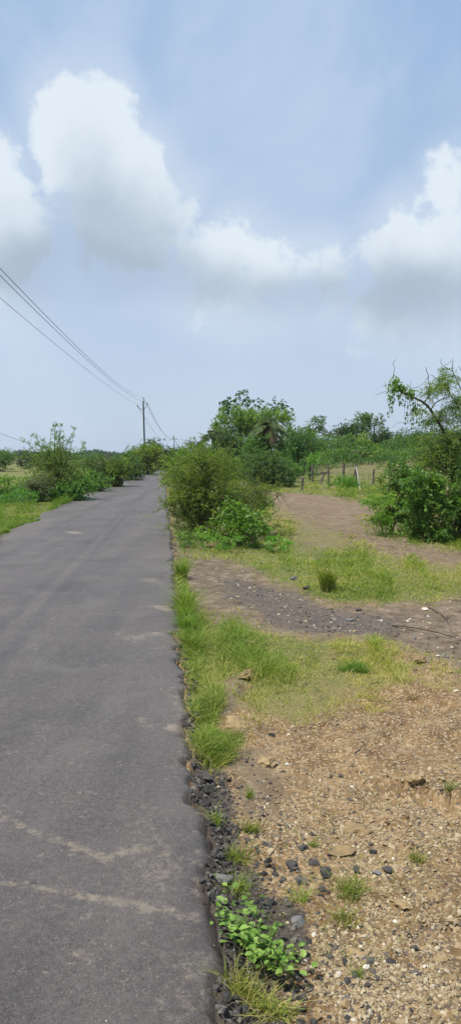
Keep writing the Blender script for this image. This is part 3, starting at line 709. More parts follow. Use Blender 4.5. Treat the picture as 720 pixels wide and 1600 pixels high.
plant('weed_clump', 'clump of low mixed weeds between the shrub and the heaped creeper', 'weed', 340, 12.9, [(335, 845, 18, 8, .3), (362, 842, 14, 8, .3)], dens=.5, leaf=(.06, .022), sprig=(.14, 6), mat='creeper', stems=3, r0=.004, up=1.)
plant('grassy_weed', 'pale yellow-green weed behind the creeper', 'weed', 400, 17, [(402, 790, 18, 16, .4)], dens=.6, leaf=(.09, .02), sprig=(.2, 5), mat='creeper', stems=3, r0=.006, up=1.2)
plant('leafy_weed', 'small broad-leaved weed at the right end of the heaped creeper', 'weed', 428, 12.8, [(420, 848, 14, 8, .2), (440, 852, 12, 7, .2)], dens=.5, leaf=(.05, .028), sprig=(.1, 5), mat='creeper', stems=3, r0=.004, up=.6)
plant('round_bush', 'rounded grey-green bush behind the open thorny bush', 'bush', 414, 40,
      [(400, 733, 26, 20, 1.0), (428, 736, 28, 19, 1.0), (412, 726, 26, 16, .9), (448, 742, 14, 12, .6), (414, 746, 38, 10, 1.)], dens=.8, leaf=(.11, .045), sprig=(.32, 7), mat='feather_dark', stems=6, r0=.02, up=.4)
plant('leafy_bush', 'greener bush at the right end of the rounded bush', 'bush', 456, 42, [(456, 738, 10, 14, .5), (446, 728, 10, 8, .4)], dens=.8, leaf=(.12, .06), sprig=(.2, 6), mat='broad', stems=3, r0=.015)

# --- the tree group
plant('big_leaved_tree', 'tall open tree with large dark leaves rising behind the bright tree and the palms', 'tree', 392, 57,
      [(352, 640, 16, 9, .7), (370, 630, 14, 10, .7), (383, 620, 9, 6, .4), (392, 634, 11, 8, .6), (378, 648, 14, 8, .7), (425, 634, 13, 6, .6), (440, 641, 14, 7, .6), (448, 650, 8, 8, .5), (430, 652, 12, 7, .5), (408, 645, 10, 6, .5)],
      dens=.55, leaf=(.24, .15), sprig=(.38, 5), mat='tree_dark', trunk=(2.4, .16), r0=.07, shell=.3, spread=.3, clump=.55, up=.3)
plant('bright_tree', 'dense bright green tree in the middle of the tree group', 'tree', 372, 52,
      [(366, 662, 26, 20, 1.2), (388, 668, 24, 20, 1.2), (350, 665, 16, 14, .9), (400, 652, 18, 10, .8), (430, 656, 22, 14, 1.0), (376, 684, 30, 18, 1.2)], dens=.85, leaf=(.15, .06), sprig=(.42, 8), mat='feather', trunk=(1.6, .14), r0=.06, shell=.45, up=.6)
plant('dark_tree', 'dark bushy tree under the left palm', 'tree', 348, 49,
      [(345, 700, 22, 20, 1.0), (362, 706, 20, 18, 1.0), (338, 712, 18, 14, .8)], dens=1., leaf=(.14, .08), sprig=(.32, 6), mat='tree_dark', trunk=(.8, .12), r0=.05)
plant('leafy_bush', 'mid green bush below the palm with the dry skirt', 'bush', 412, 46, [(405, 694, 26, 16, 1.0), (430, 702, 24, 12, 1.0), (392, 708, 22, 12, .9)], dens=.9, leaf=(.13, .07), sprig=(.3, 6), mat='tree', stems=5, r0=.03)
plant('leafy_tree', 'spreading green tree right of the palms', 'tree', 466, 56, [(462, 684, 18, 16, 1.2), (478, 690, 16, 16, 1.1), (455, 700, 20, 14, 1.), (480, 706, 18, 10, 1.)], dens=.9, leaf=(.16, .08), sprig=(.36, 6), mat='tree', trunk=(1.2, .12), r0=.05)
plant('leafy_bush', 'small dark bush at the road side left of the tree group', 'bush', 306, 50, [(304, 697, 9, 9, .5), (314, 702, 9, 10, .5)], dens=.9, leaf=(.14, .08), sprig=(.3, 6), mat='tree_dark', stems=3, r0=.03)

def palm(px, py, D, label, rpx, hang, seed):
    global rng
    kr = rng; rng = np.random.default_rng(seed)
    top = at(px, py, D); base = np.array((top[0] + .1, D, Hs(top[0] + .1, D))); root = empty('date_palm', base, label, 'palm', 'palms in the tree group')
    mb = MB(); p = bez(base, top, np.array((.06, 0, 0)), 14); r = np.full(14, .15) * (1 + .12 * (np.arange(14) % 2)); r[0] = .22; mb.tube(p, r, 9); mb.build('trunk', M['bark'], root, origin=base)
    def fronds(n, e0, e1, L, mat, name, hangd):
        ml = MB(); ms = MB()
        for i in range(n):
            a = 6.283 * (i * .381966 + rng.random() * .05); e = R(rng.uniform(e0, e1)); l = L * rng.uniform(.8, 1.1)
            d = np.array((math.cos(a) * math.cos(e), math.sin(a) * math.cos(e), math.sin(e)))
            t = np.linspace(0, 1, 22); pts = top + d * (l * t)[:, None] - np.array((0, 0, 1.)) * (l * hangd * t ** 2.2)[:, None]
            ms.tube(pts[::3], np.linspace(.025, .008, len(pts[::3])), 4)
            dd = unit(np.gradient(pts, axis=0)); sd = unit(np.cross(dd, (0, 0, 1.)) + 1e-6)
            for s in (-1, 1):
                for rep in range(2):
                    q = pts[3:]; D2 = dd[3:] * .7 + sd[3:] * s * .8 + rng.normal(size=q.shape) * .12 - np.array((0, 0, .15))
                    lf = l * .24 * np.sin(np.linspace(.35, 2.9, len(q))) + .05
                    leaves(ml, q + dd[3:] * rep * l / 44, D2, lf, .045, rng.random(len(q)) * .5 + rng.random() * .5, .25)
        o = ml.build(name, M[mat], root, origin=base); return o, ms
    k = D / F * rpx
    o, ms = fronds(34, -5, 80, k, 'palm', 'crown', .62)
    ms.build('midribs', M['dry'], o, origin=base).parent = o
    if hang:
        o, ms = fronds(16, -50, -12, k * .85, 'dry', 'dead_fronds', .5); ms.build('midribs', M['dry'], o, origin=base)
    rng = kr
palm(419, 668, 46, 'date palm with a skirt of dry hanging fronds', 31, True, 5)
palm(333, 683, 51, 'date palm without dry skirt at the left end of the tree group', 23, False, 9)

# --- far right thicket
FAR = [
 ('round_tree', 'round-headed tree on a thin trunk, leftmost above the far thicket', 'tree', 492, 84, [(493, 666, 13, 12, 1.2), (486, 676, 8, 8, .8), (500, 675, 8, 8, .8)], 'tree', (2.3, .12), .7),
 ('bare_tree', 'thin pale half-bare tree right of the round-headed tree', 'tree', 513, 86, [(510, 678, 8, 12, .7), (517, 682, 5, 8, .5)], 'greyleaf', (2.4, .09), .12),
 ('bare_tree', 'half-bare tree poking up left of the dark spreading tree', 'tree', 533, 90, [(533, 682, 7, 10, .6)], 'greyleaf', (2.2, .08), .2),
 ('dark_tree', 'dark spreading tree in the far thicket', 'tree', 547, 80, [(540, 680, 20, 12, 1.3), (556, 674, 16, 12, 1.2), (548, 688, 24, 10, 1.3)], 'tree_dark', (1.5, .14), .95),
 ('tall_tree', 'tallest light green tree above the far thicket', 'tree', 570, 86, [(564, 656, 14, 9, 1.1), (577, 660, 13, 11, 1.1), (570, 668, 16, 8, 1.1)], 'tree', (3.6, .14), .8),
 ('bare_tree', 'twiggy half-bare tree right of the tallest tree', 'tree', 590, 84, [(590, 665, 8, 16, .9)], 'feather_dark', (3.2, .1), .3),
 ('bushy_tree', 'dark green bushy tree right of the tallest tree', 'tree', 593, 76, [(590, 688, 18, 14, 1.2), (598, 680, 12, 10, 1.), (585, 698, 18, 10, 1.)], 'tree_dark', (1., .12), .95),
 ('low_bush', 'bush under the round-headed far tree', 'bush', 500, 72, [(497, 698, 20, 11, 1.1), (484, 704, 14, 8, .9)], 'tree', None, .9),
 ('low_bush', 'bush in front of the dark spreading tree', 'bush', 528, 70, [(526, 700, 22, 9, 1.2), (545, 703, 16, 8, 1.)], 'tree', None, .9),
 ('low_bush', 'lighter bush in front of the tallest tree', 'bush', 565, 71, [(564, 696, 18, 12, 1.1), (578, 702, 16, 9, .9)], 'feather', None, .9),
 ('low_bush', 'bush at the foot of the dark green bushy tree', 'bush', 610, 72, [(609, 702, 22, 9, 1.1)], 'tree', None, .9),
 ('low_bush', 'olive bush in the hedge right of the bushy tree', 'bush', 626, 74, [(624, 690, 16, 11, 1.1), (634, 698, 16, 9, 1.)], 'feather_dark', None, .9),
 ('low_bush', 'dark bush in the hedge left of the leaning limb', 'bush', 644, 75, [(646, 688, 16, 12, 1.1), (655, 698, 16, 9, 1.)], 'tree_dark', None, .9),
 ('low_bush', 'bush in the hedge seen below the leaning limb', 'bush', 668, 76, [(670, 686, 18, 12, 1.1), (664, 698, 20, 8, 1.)], 'tree', None, .9),
 ('low_bush', 'bush at the right end of the far hedge', 'bush', 700, 76, [(700, 686, 22, 14, 1.3), (728, 690, 22, 14, 1.3)], 'tree_dark', None, .8),
 ('low_bush', 'pale green bush at the left end of the far thicket below the round-headed tree', 'bush', 478, 66, [(478, 712, 18, 7, .8), (500, 714, 16, 6, .8)], 'feather', None, .8),
 ('low_bush', 'low bush in the green grass before the far thicket, above the fence', 'bush', 545, 62, [(520, 713, 22, 5, .8), (550, 712, 22, 6, .8), (585, 713, 18, 5, .8)], 'feather', None, .6),
]
for nm, lb, ct, bp, D, bl, mt_, trk, dn in FAR:
    plant(nm, lb, ct, bp, D, bl, dens=dn, leaf=(.17, .1), sprig=(.45, 7), mat=mt_, trunk=trk, stems=4, r0=.05, clump=.8, shell=.35, up=.4, twig=dn < .5)

# --- the right foreground thicket
plant('broadleaf_bush', 'dense glossy broad-leaved bush in front at the right edge', 'bush', 660, 14.2,
      [(655, 778, 30, 32, .5), (676, 792, 34, 28, .5), (648, 800, 20, 20, .4), (664, 757, 26, 22, .5), (692, 775, 26, 32, .5, 0, .8)], dens=.9, leaf=(.075, .038), sprig=(.17, 7), mat='broad', stems=6, r0=.014, clump=1.8, spread=.13, up=.6, skirt=1.2)
plant('broadleaf_bush', 'smaller broad-leaved bush at the left end of the right thicket', 'bush', 612, 16,
      [(616, 750, 20, 22, .5), (630, 762, 22, 22, .5), (606, 764, 11, 15, .35), (642, 744, 22, 18, .5)], dens=.9, leaf=(.08, .04), sprig=(.2, 6), mat='broad', stems=5, r0=.014, clump=1.3, up=.5, skirt=1.2)
plant('twiggy_bush', 'dark leggy bush with bare stems at the right frame edge', 'bush', 712, 14.6,
      [(708, 760, 26, 40, .6), (735, 770, 34, 45, .7), (700, 800, 24, 22, .5), (770, 770, 34, 45, .7)], dens=.55, leaf=(.065, .03), sprig=(.2, 6), mat='broad', stems=12, r0=.012, clump=1.6, spread=.16, up=.3, bend=.05, skirt=1.)
plant('weed_clump', 'clump of green weeds at the foot of the broad-leaved bushes', 'weed', 600, 15.4, [(598, 788, 16, 14, .4), (580, 784, 10, 10, .3)], dens=.6, leaf=(.08, .02), sprig=(.15, 5), mat='creeper', stems=3, r0=.005, up=1.)
# leaning tree with its long limb
def limb_tree():
    global rng
    kr = rng; rng = np.random.default_rng(77)
    D = 14.9; b = at(716, 712, D); base = np.array((b[0], D, Hs(b[0], D)))
    root = empty('leaning_tree', base, 'leaning tree at the right edge with one long dark limb reaching left', 'tree')
    A = lambda px, py, dd=0: at(px, py, D + dd)
    def path(pts, n=14):
        P = np.array([A(*p) for p in pts]); t = np.linspace(0, len(P) - 1, n); i = np.minimum(t.astype(int), len(P) - 2); u = (t - i)[:, None]
        i0 = np.clip(i - 1, 0, None); i3 = np.clip(i + 2, None, len(P) - 1)
        p0, p1, p2, p3 = P[i0], P[i], P[i + 1], P[i3]
        return .5 * (2 * p1 + (p2 - p0) * u + (2 * p0 - 5 * p1 + 4 * p2 - p3) * u ** 2 + (3 * p1 - p0 - 3 * p2 + p3) * u ** 3)
    mb = MB(); tp = path([(722, 835), (716, 790), (706, 740), (707, 700)], 12); tp[0] = base; mb.tube(tp, np.linspace(.075, .05, 12), 8)
    mb.build('trunk', M['bark'], root, origin=base)
    br = [([(707, 700), (698, 682), (686, 664), (672, 640), (662, 630), (648, 622), (634, 616), (621, 608), (616, 598)], .033, .011),
          ([(707, 700), (724, 680), (735, 650), (742, 610)], .04, .015), ([(672, 640), (680, 630), (693, 622), (704, 618)], .013, .006), ([(704, 618), (712, 625), (722, 632)], .006, .004),
          ([(662, 630), (666, 622), (672, 617), (670, 603), (668, 588), (664, 573)], .012, .005), ([(704, 618), (690, 600), (676, 588), (672, 586)], .008, .003),
          ([(616, 598), (614, 590), (615, 576), (615, 566), (618, 561)], .006, .003), ([(621, 608), (608, 612), (596, 613), (586, 618)], .006, .003),
          ([(616, 600), (606, 600), (595, 604)], .005, .002), ([(655, 605), (640, 606), (634, 600)], .003, .002), ([(638, 616), (640, 603), (642, 595)], .005, .002),
          ([(715, 700), (712, 690), (700, 700), (690, 702)], .01, .005), ([(735, 650), (720, 610), (706, 580), (706, 562)], .014, .004), ([(706, 580), (690, 570), (688, 560)], .006, .003),
          ([(742, 610), (728, 590), (716, 572)], .01, .004), ([(648, 660), (636, 662), (622, 660), (610, 670)], .004, .002), ([(735, 650), (715, 635), (700, 610), (694, 592)], .012, .004),
          ([(668, 588), (660, 600), (648, 606), (640, 609)], .004, .002), ([(686, 664), (668, 658), (652, 660), (645, 662)], .006, .003), ([(634, 616), (632, 635), (630, 652)], .003, .002), ([(614, 600), (613, 625), (612, 652)], .002, .0015)]
    mb = MB(); allp = []
    for pts, a, c in br:
        z = rng.uniform(-.25, .25) * (0 if a > .03 else 1); P = path([(p[0], p[1], z * i / len(pts)) for i, p in enumerate(pts)], 12); P[1:] += rng.normal(size=P[1:].shape) * .006
        mb.tube(P, np.linspace(a, c, 12), 6); allp.append(P)
    mb.build('limbs', M['bark'], root, origin=base)
    ml = MB(); mt = MB()
    def fill(px, py, rx, ry, n, dep=.5, mx=7):
        k = D / F; c = A(px, py); Rr = np.array((rx * k, dep, ry * k)); u = unit(rng.normal(size=(n, 3))) * rng.random((n, 1)) ** .45
        nc = max(4, n // 14); cc = unit(rng.normal(size=(nc, 3))) * rng.random((nc, 1)) ** .4; ci = rng.integers(0, nc, n)
        P = c + (cc[ci] * .85 + rng.normal(size=(n, 3)) * .16) * Rr
        d = np.stack([-.3 + .7 * rng.normal(size=n), rng.normal(size=n) * .7, .15 + rng.normal(size=n) * .4], -1)
        sprigs(ml, mt, P, d, rng.uniform(.14, .26, n), mx, .065, .015, .5, tw=.003)
    fill(702, 592, 24, 18, 110); fill(678, 610, 22, 16, 80); fill(714, 628, 28, 24, 90); fill(694, 650, 24, 16, 70); fill(668, 655, 18, 14, 50)
    fill(700, 684, 40, 22, 260); fill(668, 694, 26, 14, 120); fill(705, 715, 40, 22, 420); fill(735, 660, 35, 50, 200); fill(650, 640, 14, 12, 28); fill(672, 722, 24, 14, 160)
    ml.build('foliage', M['feather'], root, origin=base); mt.build('twigs', M['twig'], root, origin=base)
    # the creeper on the limb
    c = A(628, 612); cr = empty('hanging_creeper', c, 'yellow-green creeper draped over the tip of the long leaning limb', 'creeper'); ml = MB(); mt = MB()
    P = allp[0][7:]; t = rng.random(230) * (len(P) - 1); i = np.minimum(t.astype(int), len(P) - 2); q = P[i] + (P[i + 1] - P[i]) * (t - i)[:, None] + rng.normal(size=(230, 3)) * .045 + np.array((0, 0, .03))
    leaves(ml, q, rng.normal(size=(230, 3)) + np.array((0, 0, .2)), .07, .045, rng.random(230) * .5 + .5)
    q = A(616, 606) + rng.normal(size=(110, 3)) * np.array((.07, .06, .09)); leaves(ml, q, rng.normal(size=(110, 3)), .07, .045, rng.random(110) * .5 + .5)
    for px, py, l in ((612, 606, 36), (616, 610, 22), (610, 604, 44), (622, 612, 16), (640, 616, 34), (634, 616, 42), (645, 620, 20), (652, 624, 24), (628, 612, 18), (648, 622, 38), (642, 640, 26)):
        a = A(px, py); b = A(px + rng.uniform(-3, 3), py + l); p = bez(a, b, rng.normal(size=3) * .02, 8); mt.tube(p, .003, 4)
        m_ = int(l / 3.2) + 2; t = rng.random(m_) ** .8; q = a + (b - a) * t[:, None] + rng.normal(size=(m_, 3)) * .02
        leaves(ml, q, rng.normal(size=(m_, 3)) * .6 + np.array((0, 0, -.7)), .065, .042, rng.random(m_))
    ml.build('leaves', M['creeper'], cr, origin=c); mt.build('vines', M['twig'], cr, origin=c); rng = kr
limb_tree()

# --- left side
def thorn_tree():
    global rng
    kr = rng; rng = np.random.default_rng(12)
    D = 27.; b = at(86, 712, D); base = np.array((b[0], D, Hs(b[0], D))); k = D / F
    root = empty('acacia_tree', base, 'small airy acacia with thin upright branches on the left verge', 'tree'); mb = MB(); ml = MB(); mt = MB()
    tips = [(97, 666), (118, 672), (105, 668), (126, 690), (132, 706), (78, 674), (66, 682), (52, 678), (40, 690), (60, 694), (88, 680), (112, 684), (100, 690), (76, 700), (122, 705), (45, 704), (92, 668), (84, 690), (70, 720), (110, 720), (55, 728), (125, 728), (48, 745), (130, 744)]
    fork = base + np.array((0, 0, .25)); mb.tube(bez(base, fork, np.zeros(3), 4), [.07, .055, .05, .045], 7); mb.build('trunk', M['bark'], root, origin=base); mb = MB()
    for i, (px, py) in enumerate(tips):
        dd = rng.uniform(-.9, .9); t = at(px, py, D) + np.array((0, dd, 0)); L = np.linalg.norm(t - fork)
        p = bez(fork + rng.normal(size=3) * .05, t, np.array((-(t[0] - fork[0]) * .18, 0, L * .04)) + rng.normal(size=3) * L * .06, 12)
        mb.tube(p, np.linspace(.022, .005, 12), 5)
        n = 16; j = rng.integers(3, 12, n); q = p[j]
        d = unit(p[-1] - p[0]) * .5 + rng.normal(size=(n, 3)) * .6
        sl = rng.uniform(.15, .5, n) * (1.1 - .05 * j)
        sprigs(ml, mt, q, d, sl, 11, .06, .017, .1, tw=.005)
        # second generation of twiglets
        q2 = q + unit(d) * sl[:, None] * .5; sprigs(ml, mt, q2, d + rng.normal(size=(n, 3)) * .7, sl * .7, 8, .06, .017, .1, tw=.004)
    mb.build('branches', M['bark'], root, origin=base)
    for px, py, rx, ry, n in ((85, 745, 38, 20, 260), (60, 735, 26, 16, 90), (112, 738, 28, 20, 150), (85, 722, 32, 14, 160), (118, 755, 26, 14, 160), (84, 706, 34, 14, 110)):
        P = at(px, py, D) + unit(rng.normal(size=(n, 3))) * rng.random((n, 1)) ** .5 * np.array((rx * k, .9, ry * k)); P[:, 2] = np.maximum(P[:, 2], H(P[:, 0], P[:, 1]) + .03)
        sprigs(ml, mt, P, rng.normal(size=(n, 3)) * .5 + np.array((0, 0, .5)), rng.uniform(.2, .4, n), 9, .06, .02, .2, tw=.004)
    ml.build('foliage', M['feather'], root, origin=base); mt.build('twigs', M['twig'], root, origin=base); rng = kr
thorn_tree()
LEFT = [
 ('green_bush', 'leafy green bush at the right foot of the small acacia', 118, 26.5, [(112, 766, 26, 14, .6), (132, 764, 18, 12, .5), (90, 770, 24, 10, .5)], 'broad', .8, (.08, .045)),
 ('grey_bush', 'grey-leaved low bush at the left foot of the small acacia', 50, 26, [(50, 765, 22, 15, .6), (68, 757, 18, 14, .5)], 'greyleaf', .7, (.07, .03)),
 ('green_bush', 'low bright bush at the left frame edge', 10, 27, [(8, 758, 16, 14, .6), (28, 770, 12, 8, .4), (-20, 755, 20, 16, .7)], 'creeper', .6, (.09, .045)),
 ('green_bush', 'bright leafy bush right of the small acacia', 150, 33, [(148, 752, 14, 13, .6), (163, 755, 14, 9, .5), (138, 756, 12, 10, .5)], 'broad', .8, (.1, .055)),
 ('thorn_bush', 'broad olive thorn bush in the left hedge, left of the overhanging one', 165, 38, [(160, 732, 22, 16, .9), (178, 736, 18, 15, .8)], 'feather_dark', .7, (.11, .03)),
 ('thorn_bush', 'thorn bush overhanging the left road edge', 188, 38, [(184, 741, 18, 14, .7), (192, 734, 16, 16, .7), (176, 750, 18, 7, .5)], 'feather', .8, (.11, .035)),
 ('thorn_bush', 'dark thorn bush beside the road beyond the overhanging one', 207, 48, [(205, 730, 14, 16, .8), (196, 722, 14, 12, .8), (212, 736, 10, 10, .5)], 'feather_dark', .9, (.13, .05)),
 ('tall_bush', 'tall rounded green bush beside the road in front of the pole', 230, 62, [(226, 715, 15, 17, 1.2), (238, 716, 14, 18, 1.1), (232, 706, 14, 12, 1.), (232, 727, 18, 9, 1.)], 'feather', .95, (.14, .065)),
 ('tall_bush', 'tall bush left of the rounded one, with thin tips', 214, 66, [(212, 712, 12, 12, 1.1), (204, 716, 12, 9, .9), (218, 720, 12, 10, .9)], 'tree', .9, (.15, .07)),
 ('dark_bush', 'dark bush where the road bends out of sight', 254, 80, [(250, 712, 12, 15, 1.2), (258, 717, 10, 13, 1.), (247, 722, 12, 10, .9)], 'tree_dark', .95, (.16, .09)),
 ('dark_bush', 'dark bush under the far pole', 272, 100, [(268, 714, 12, 12, 1.4), (280, 712, 12, 12, 1.4), (262, 722, 12, 8, 1.)], 'tree_dark', .95, (.2, .11)),
 ('dark_bush', 'flat-topped bush right of the far pole', 286, 96, [(283, 708, 8, 7, .8), (290, 713, 12, 9, 1.)], 'tree', .9, (.2, .1)),
 ('small_tree', 'small tree with clumped top just right of the near pole', 238, 88, [(236, 692, 6, 5, .5), (231, 699, 6, 5, .5), (240, 698, 6, 5, .5), (222, 703, 5, 5, .5), (245, 705, 10, 8, .9)], 'tree_dark', .8, (.2, .12)),
 ('dark_bush', 'bush closing the end of the road', 262, 112, [(262, 722, 16, 12, 1.6), (246, 720, 12, 10, 1.5)], 'tree_dark', .95, (.2, .11)),
 ('field_bush', 'wide green bush in the far field at the left frame edge', 8, 95, [(6, 714, 16, 10, 1.4), (-16, 712, 18, 12, 1.5)], 'tree', .9, (.2, .1)),
 ('field_bush', 'flat dark bush in the field left of the acacia trunk', 40, 110, [(36, 716, 22, 6, 1.5), (56, 716, 14, 6, 1.3)], 'tree_dark', .9, (.22, .12)),
 ('field_bush', 'low field bush seen through the acacia branches', 72, 112, [(72, 717, 16, 5, 1.3), (92, 717, 14, 5, 1.3)], 'tree', .9, (.22, .12)),
 ('field_bush', 'field bush between the acacia and the left hedge', 135, 105, [(125, 718, 16, 6, 1.3), (148, 718, 16, 6, 1.3)], 'tree', .9, (.22, .12)),
]
for nm, lb, bp, D, bl, mt_, dn, lf in LEFT:
    plant(nm, lb, 'tree' if nm == 'small_tree' else 'bush', bp, D, bl, dens=dn, leaf=lf, sprig=(lf[0] * 3., 7), mat=mt_, stems=4, r0=.02 + D * .0003, shell=.4, up=.55, clump=.9, twig=D < 60)
# far wood on the horizon: reads as one mass
ml = MB(); n = 26000
a = rng.uniform(-.55, .45, n); D = rng.uniform(300, 420, n); x = a * D; hgt = 2.2 + 3.4 * fbm(a * 90, D * 0, 4, 141) * (.7 + .3 * vn(a * 30, D * 0, 5))
z = H(x, D) + hgt * rng.random(n) ** .6; P = np.stack([x, D, z], -1)
leaves(ml, P, rng.normal(size=(n, 3)) + np.array((0, 0, .3)), 1.1, .7, rng.random(n)); o = ml.build('far_wood', M['far']); tag(o, 'bluish line of far trees along the horizon behind the fields', 'wood', kind='stuff')

def cover(name, label, pts, nlf, L, Wd, mat, h0=.6, d=1.2):
    ml = MB()
    for (xa, xb, Da, Db, hh, dn) in pts:
        m_ = int(nlf * dn); D = rng.uniform(Da, Db, m_); x = (rng.uniform(xa, xb, m_) - CX) / F * D
        top = hh * (.25 + 1.2 * sst(.3, .75, fbm(x * .45, D * .3, 3, 151))); z = H(x, D) + top * rng.random(m_) ** .7
        k = (x > XR(D) + .3) | (x < XL(D) - .3); P = np.stack([x, D, z], -1)[k]
        leaves(ml, P, rng.normal(size=P.shape) + np.array((0, 0, .6)), L, Wd, np.clip(rng.random(len(P)) * .5 + 1.6 * (fbm(P[:, 0] * .5, P[:, 1] * .25, 3, 161) - .4), 0, 1))
    tag(ml.build(name, M[mat]), label, name.replace('_', ' '), kind='stuff')
cover('undergrowth', 'dense green undergrowth filling the ground below the far thicket and tree group', [(330, 452, 50, 66, 1.3, 1.), (452, 800, 58, 68, .6, 1.1), (440, 800, 68, 95, 1.5, 2.2), (330, 470, 55, 75, 2.4, 1.)], 9000, .22, .12, 'tree')
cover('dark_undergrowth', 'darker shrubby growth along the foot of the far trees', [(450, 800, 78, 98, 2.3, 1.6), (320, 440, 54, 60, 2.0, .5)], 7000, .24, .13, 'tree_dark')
cover('hedge_weeds', 'low leafy weeds growing between the shrubs of the left hedge', [(20, 200, 26, 34, .5, 1.), (120, 240, 34, 60, .8, 1.), (-20, 60, 24, 30, .35, .4), (150, 262, 60, 90, 1.3, 1.)], 5000, .11, .055, 'broad')
# --- the leafy weed at the road edge in the foreground
def weed():
    c = ground(400, 1500); root = empty('leafy_weed', c, 'trailing weed with bright rounded leaves beside the road edge in front', 'weed'); ml = MB(); mt = MB()
    pts = [(398, 1500), (345, 1472), (380, 1440), (420, 1505), (455, 1530), (470, 1540), (360, 1450), (350, 1400), (430, 1480), (375, 1490), (440, 1545), (410, 1535), (395, 1465), (462, 1505), (340, 1440), (400, 1430)]
    g = [ground(*p) for p in pts]
    for i, q in enumerate(g[1:]):
        a = g[0] + rng.normal(size=3) * .001; q = q + np.array((0, 0, rng.uniform(.01, .05))); p = bez(a, q, np.array((0, 0, .05)), 8); mt.tube(p, np.linspace(.003, .0015, 8), 5)
        m_ = 22; t = rng.uniform(.1, 1.1, m_); L = np.linalg.norm(q - a); b = a + (q - a) * t[:, None] + np.array((0, 0, .03)) + rng.normal(size=(m_, 3)) * np.array((.018, .018, .01))
        # rounded leaves of six corners
        for bb in b:
            th = rng.random() * 6.28; l = rng.uniform(.014, .034); d = np.array((math.cos(th), math.sin(th), rng.uniform(-.1, .5))); d /= np.linalg.norm(d)
            s = unit(np.cross(d, np.array((0, 0, 1.)) + rng.normal(size=3) * .25)); u = np.cross(s, d); w = l * .34
            V = [bb, bb + d * l * .3 + s * w + u * w * .3, bb + d * l * .7 + s * w * .9 + u * w * .25, bb + d * l - u * l * .12, bb + d * l * .7 - s * w * .9 + u * w * .25, bb + d * l * .3 - s * w + u * w * .3, bb + d * l * .5]
            ml.add(V, [(6, 0, 1), (6, 1, 2), (6, 2, 3), (6, 3, 4), (6, 4, 5), (6, 5, 0)], rng.random())
    mt.build('stems', M['twig'], root, origin=c); ml.build('leaves', M['weed'], root, origin=c)
weed()
def twig(px0, py0, px1, py1, label, r=.004, zb=.03, bx=.1, mat='twig'):
    a = ground(px0, py0) + np.array((0, 0, .01)); b = ground(px1, py1) + np.array((0, 0, .01)); mb = MB(); p = bez(a, b, np.array((bx, 0, zb)), 12)
    p[:, 2] = np.maximum(p[:, 2], H(p[:, 0], p[:, 1]) + r); mb.tube(p, np.linspace(r, r * .5, 12), 5); tag(mb.build('dry_twig', M[mat], origin=a), label, 'twig')
twig(612, 978, 722, 1003, 'long thin dry twig lying on the track at right', .009)
twig(668, 950, 704, 985, 'second dry twig crossing the track above the long one', .006)
twig(553, 1180, 556, 1156, 'short dry stalk in the tan soil', .003)
twig(310, 1180, 318, 1215, 'thin straw on the black slab at the road edge', .0025, mat='dry')
twig(268, 1140, 300, 1146, 'thin straw lying on the asphalt at the road edge', .0025, mat='dry')

# ------------------------------------------------------------------ fence
posts = [(464, 745, 722, 0, 'fence post leftmost in the back row, against the leafy bush'), (475.5, 744, 723, 0, 'fence post second from left in the back row'),
         (471, 767, 746, 2, 'short fence post standing forward of the row'), (488, 755, 726, 0, 'fence post left of the slanting one'),
         (498, 758, 737, 9, 'short fence post slanting to the right'), (513, 757, 726, -1, 'fence post right of the slanting one'),
         (536, 753, 725, 1, 'thick fence post left of the braced post'), (582.5, 757, 733, 1, 'fence post at the right end beside the thicket')]
tops = []
def post(px, yb, yt, leanpx, label, r=.055, mat='oldwood', D=None, name='fence_post', group='weathered fence posts'):
    b = ground(px, yb); t = at(px + leanpx, yt, b[1]); mb = MB(); m_ = 8; p = bez(b - np.array((0, 0, .1)), t, rng.normal(size=3) * .025, m_)
    mb.tube(p, r * rng.uniform(.85, 1.15, m_), 7); tops.append((t, b)); return mb, b, t
for i, (px, yb, yt, ln, lb) in enumerate(posts):
    mb, b, t = post(px, yb, yt, ln, lb, .075 if i == 6 else .055)
    tag(mb.build('fence_post', M['oldwood'], origin=b), lb, 'fence post', 'weathered fence posts')
# braced corner post
b = ground(556, 756); root = empty('braced_post', b, 'corner fence post with two slanting braces, one pale', 'fence post', 'weathered fence posts')
mb, b0, t = post(556, 756, 726, 0, ''); mb.build('upright', M['oldwood'], root, origin=b)
for sx, sy, mt_ in ((549, 757, 'bark'), (562, 766, 'palebark')):
    g0 = ground(sx, sy); mb = MB(); mb.tube(bez(g0, t - np.array((0, .0, .12)), rng.normal(size=3) * .03, 6), .036, 7); mb.build('brace', M[mt_], root, origin=b)
plant('grassy_bush', 'bright tall grassy bush around the foot of the braced post', 'bush', 545, 37.5, [(538, 756, 20, 9, .6), (555, 758, 16, 9, .6)], dens=.7, leaf=(.16, .03), sprig=(.2, 5), mat='creeper', stems=2, r0=.008, up=1.4)
plant('green_bush', 'small light bush behind the short forward post', 'bush', 484, 48, [(484, 722, 9, 9, .6), (490, 716, 8, 7, .5)], dens=.5, leaf=(.13, .06), sprig=(.25, 5), mat='creeper', stems=3, r0=.02)
line = [tops[i] for i in (0, 1, 3, 5, 6)] + [(t, b0), tops[7]]
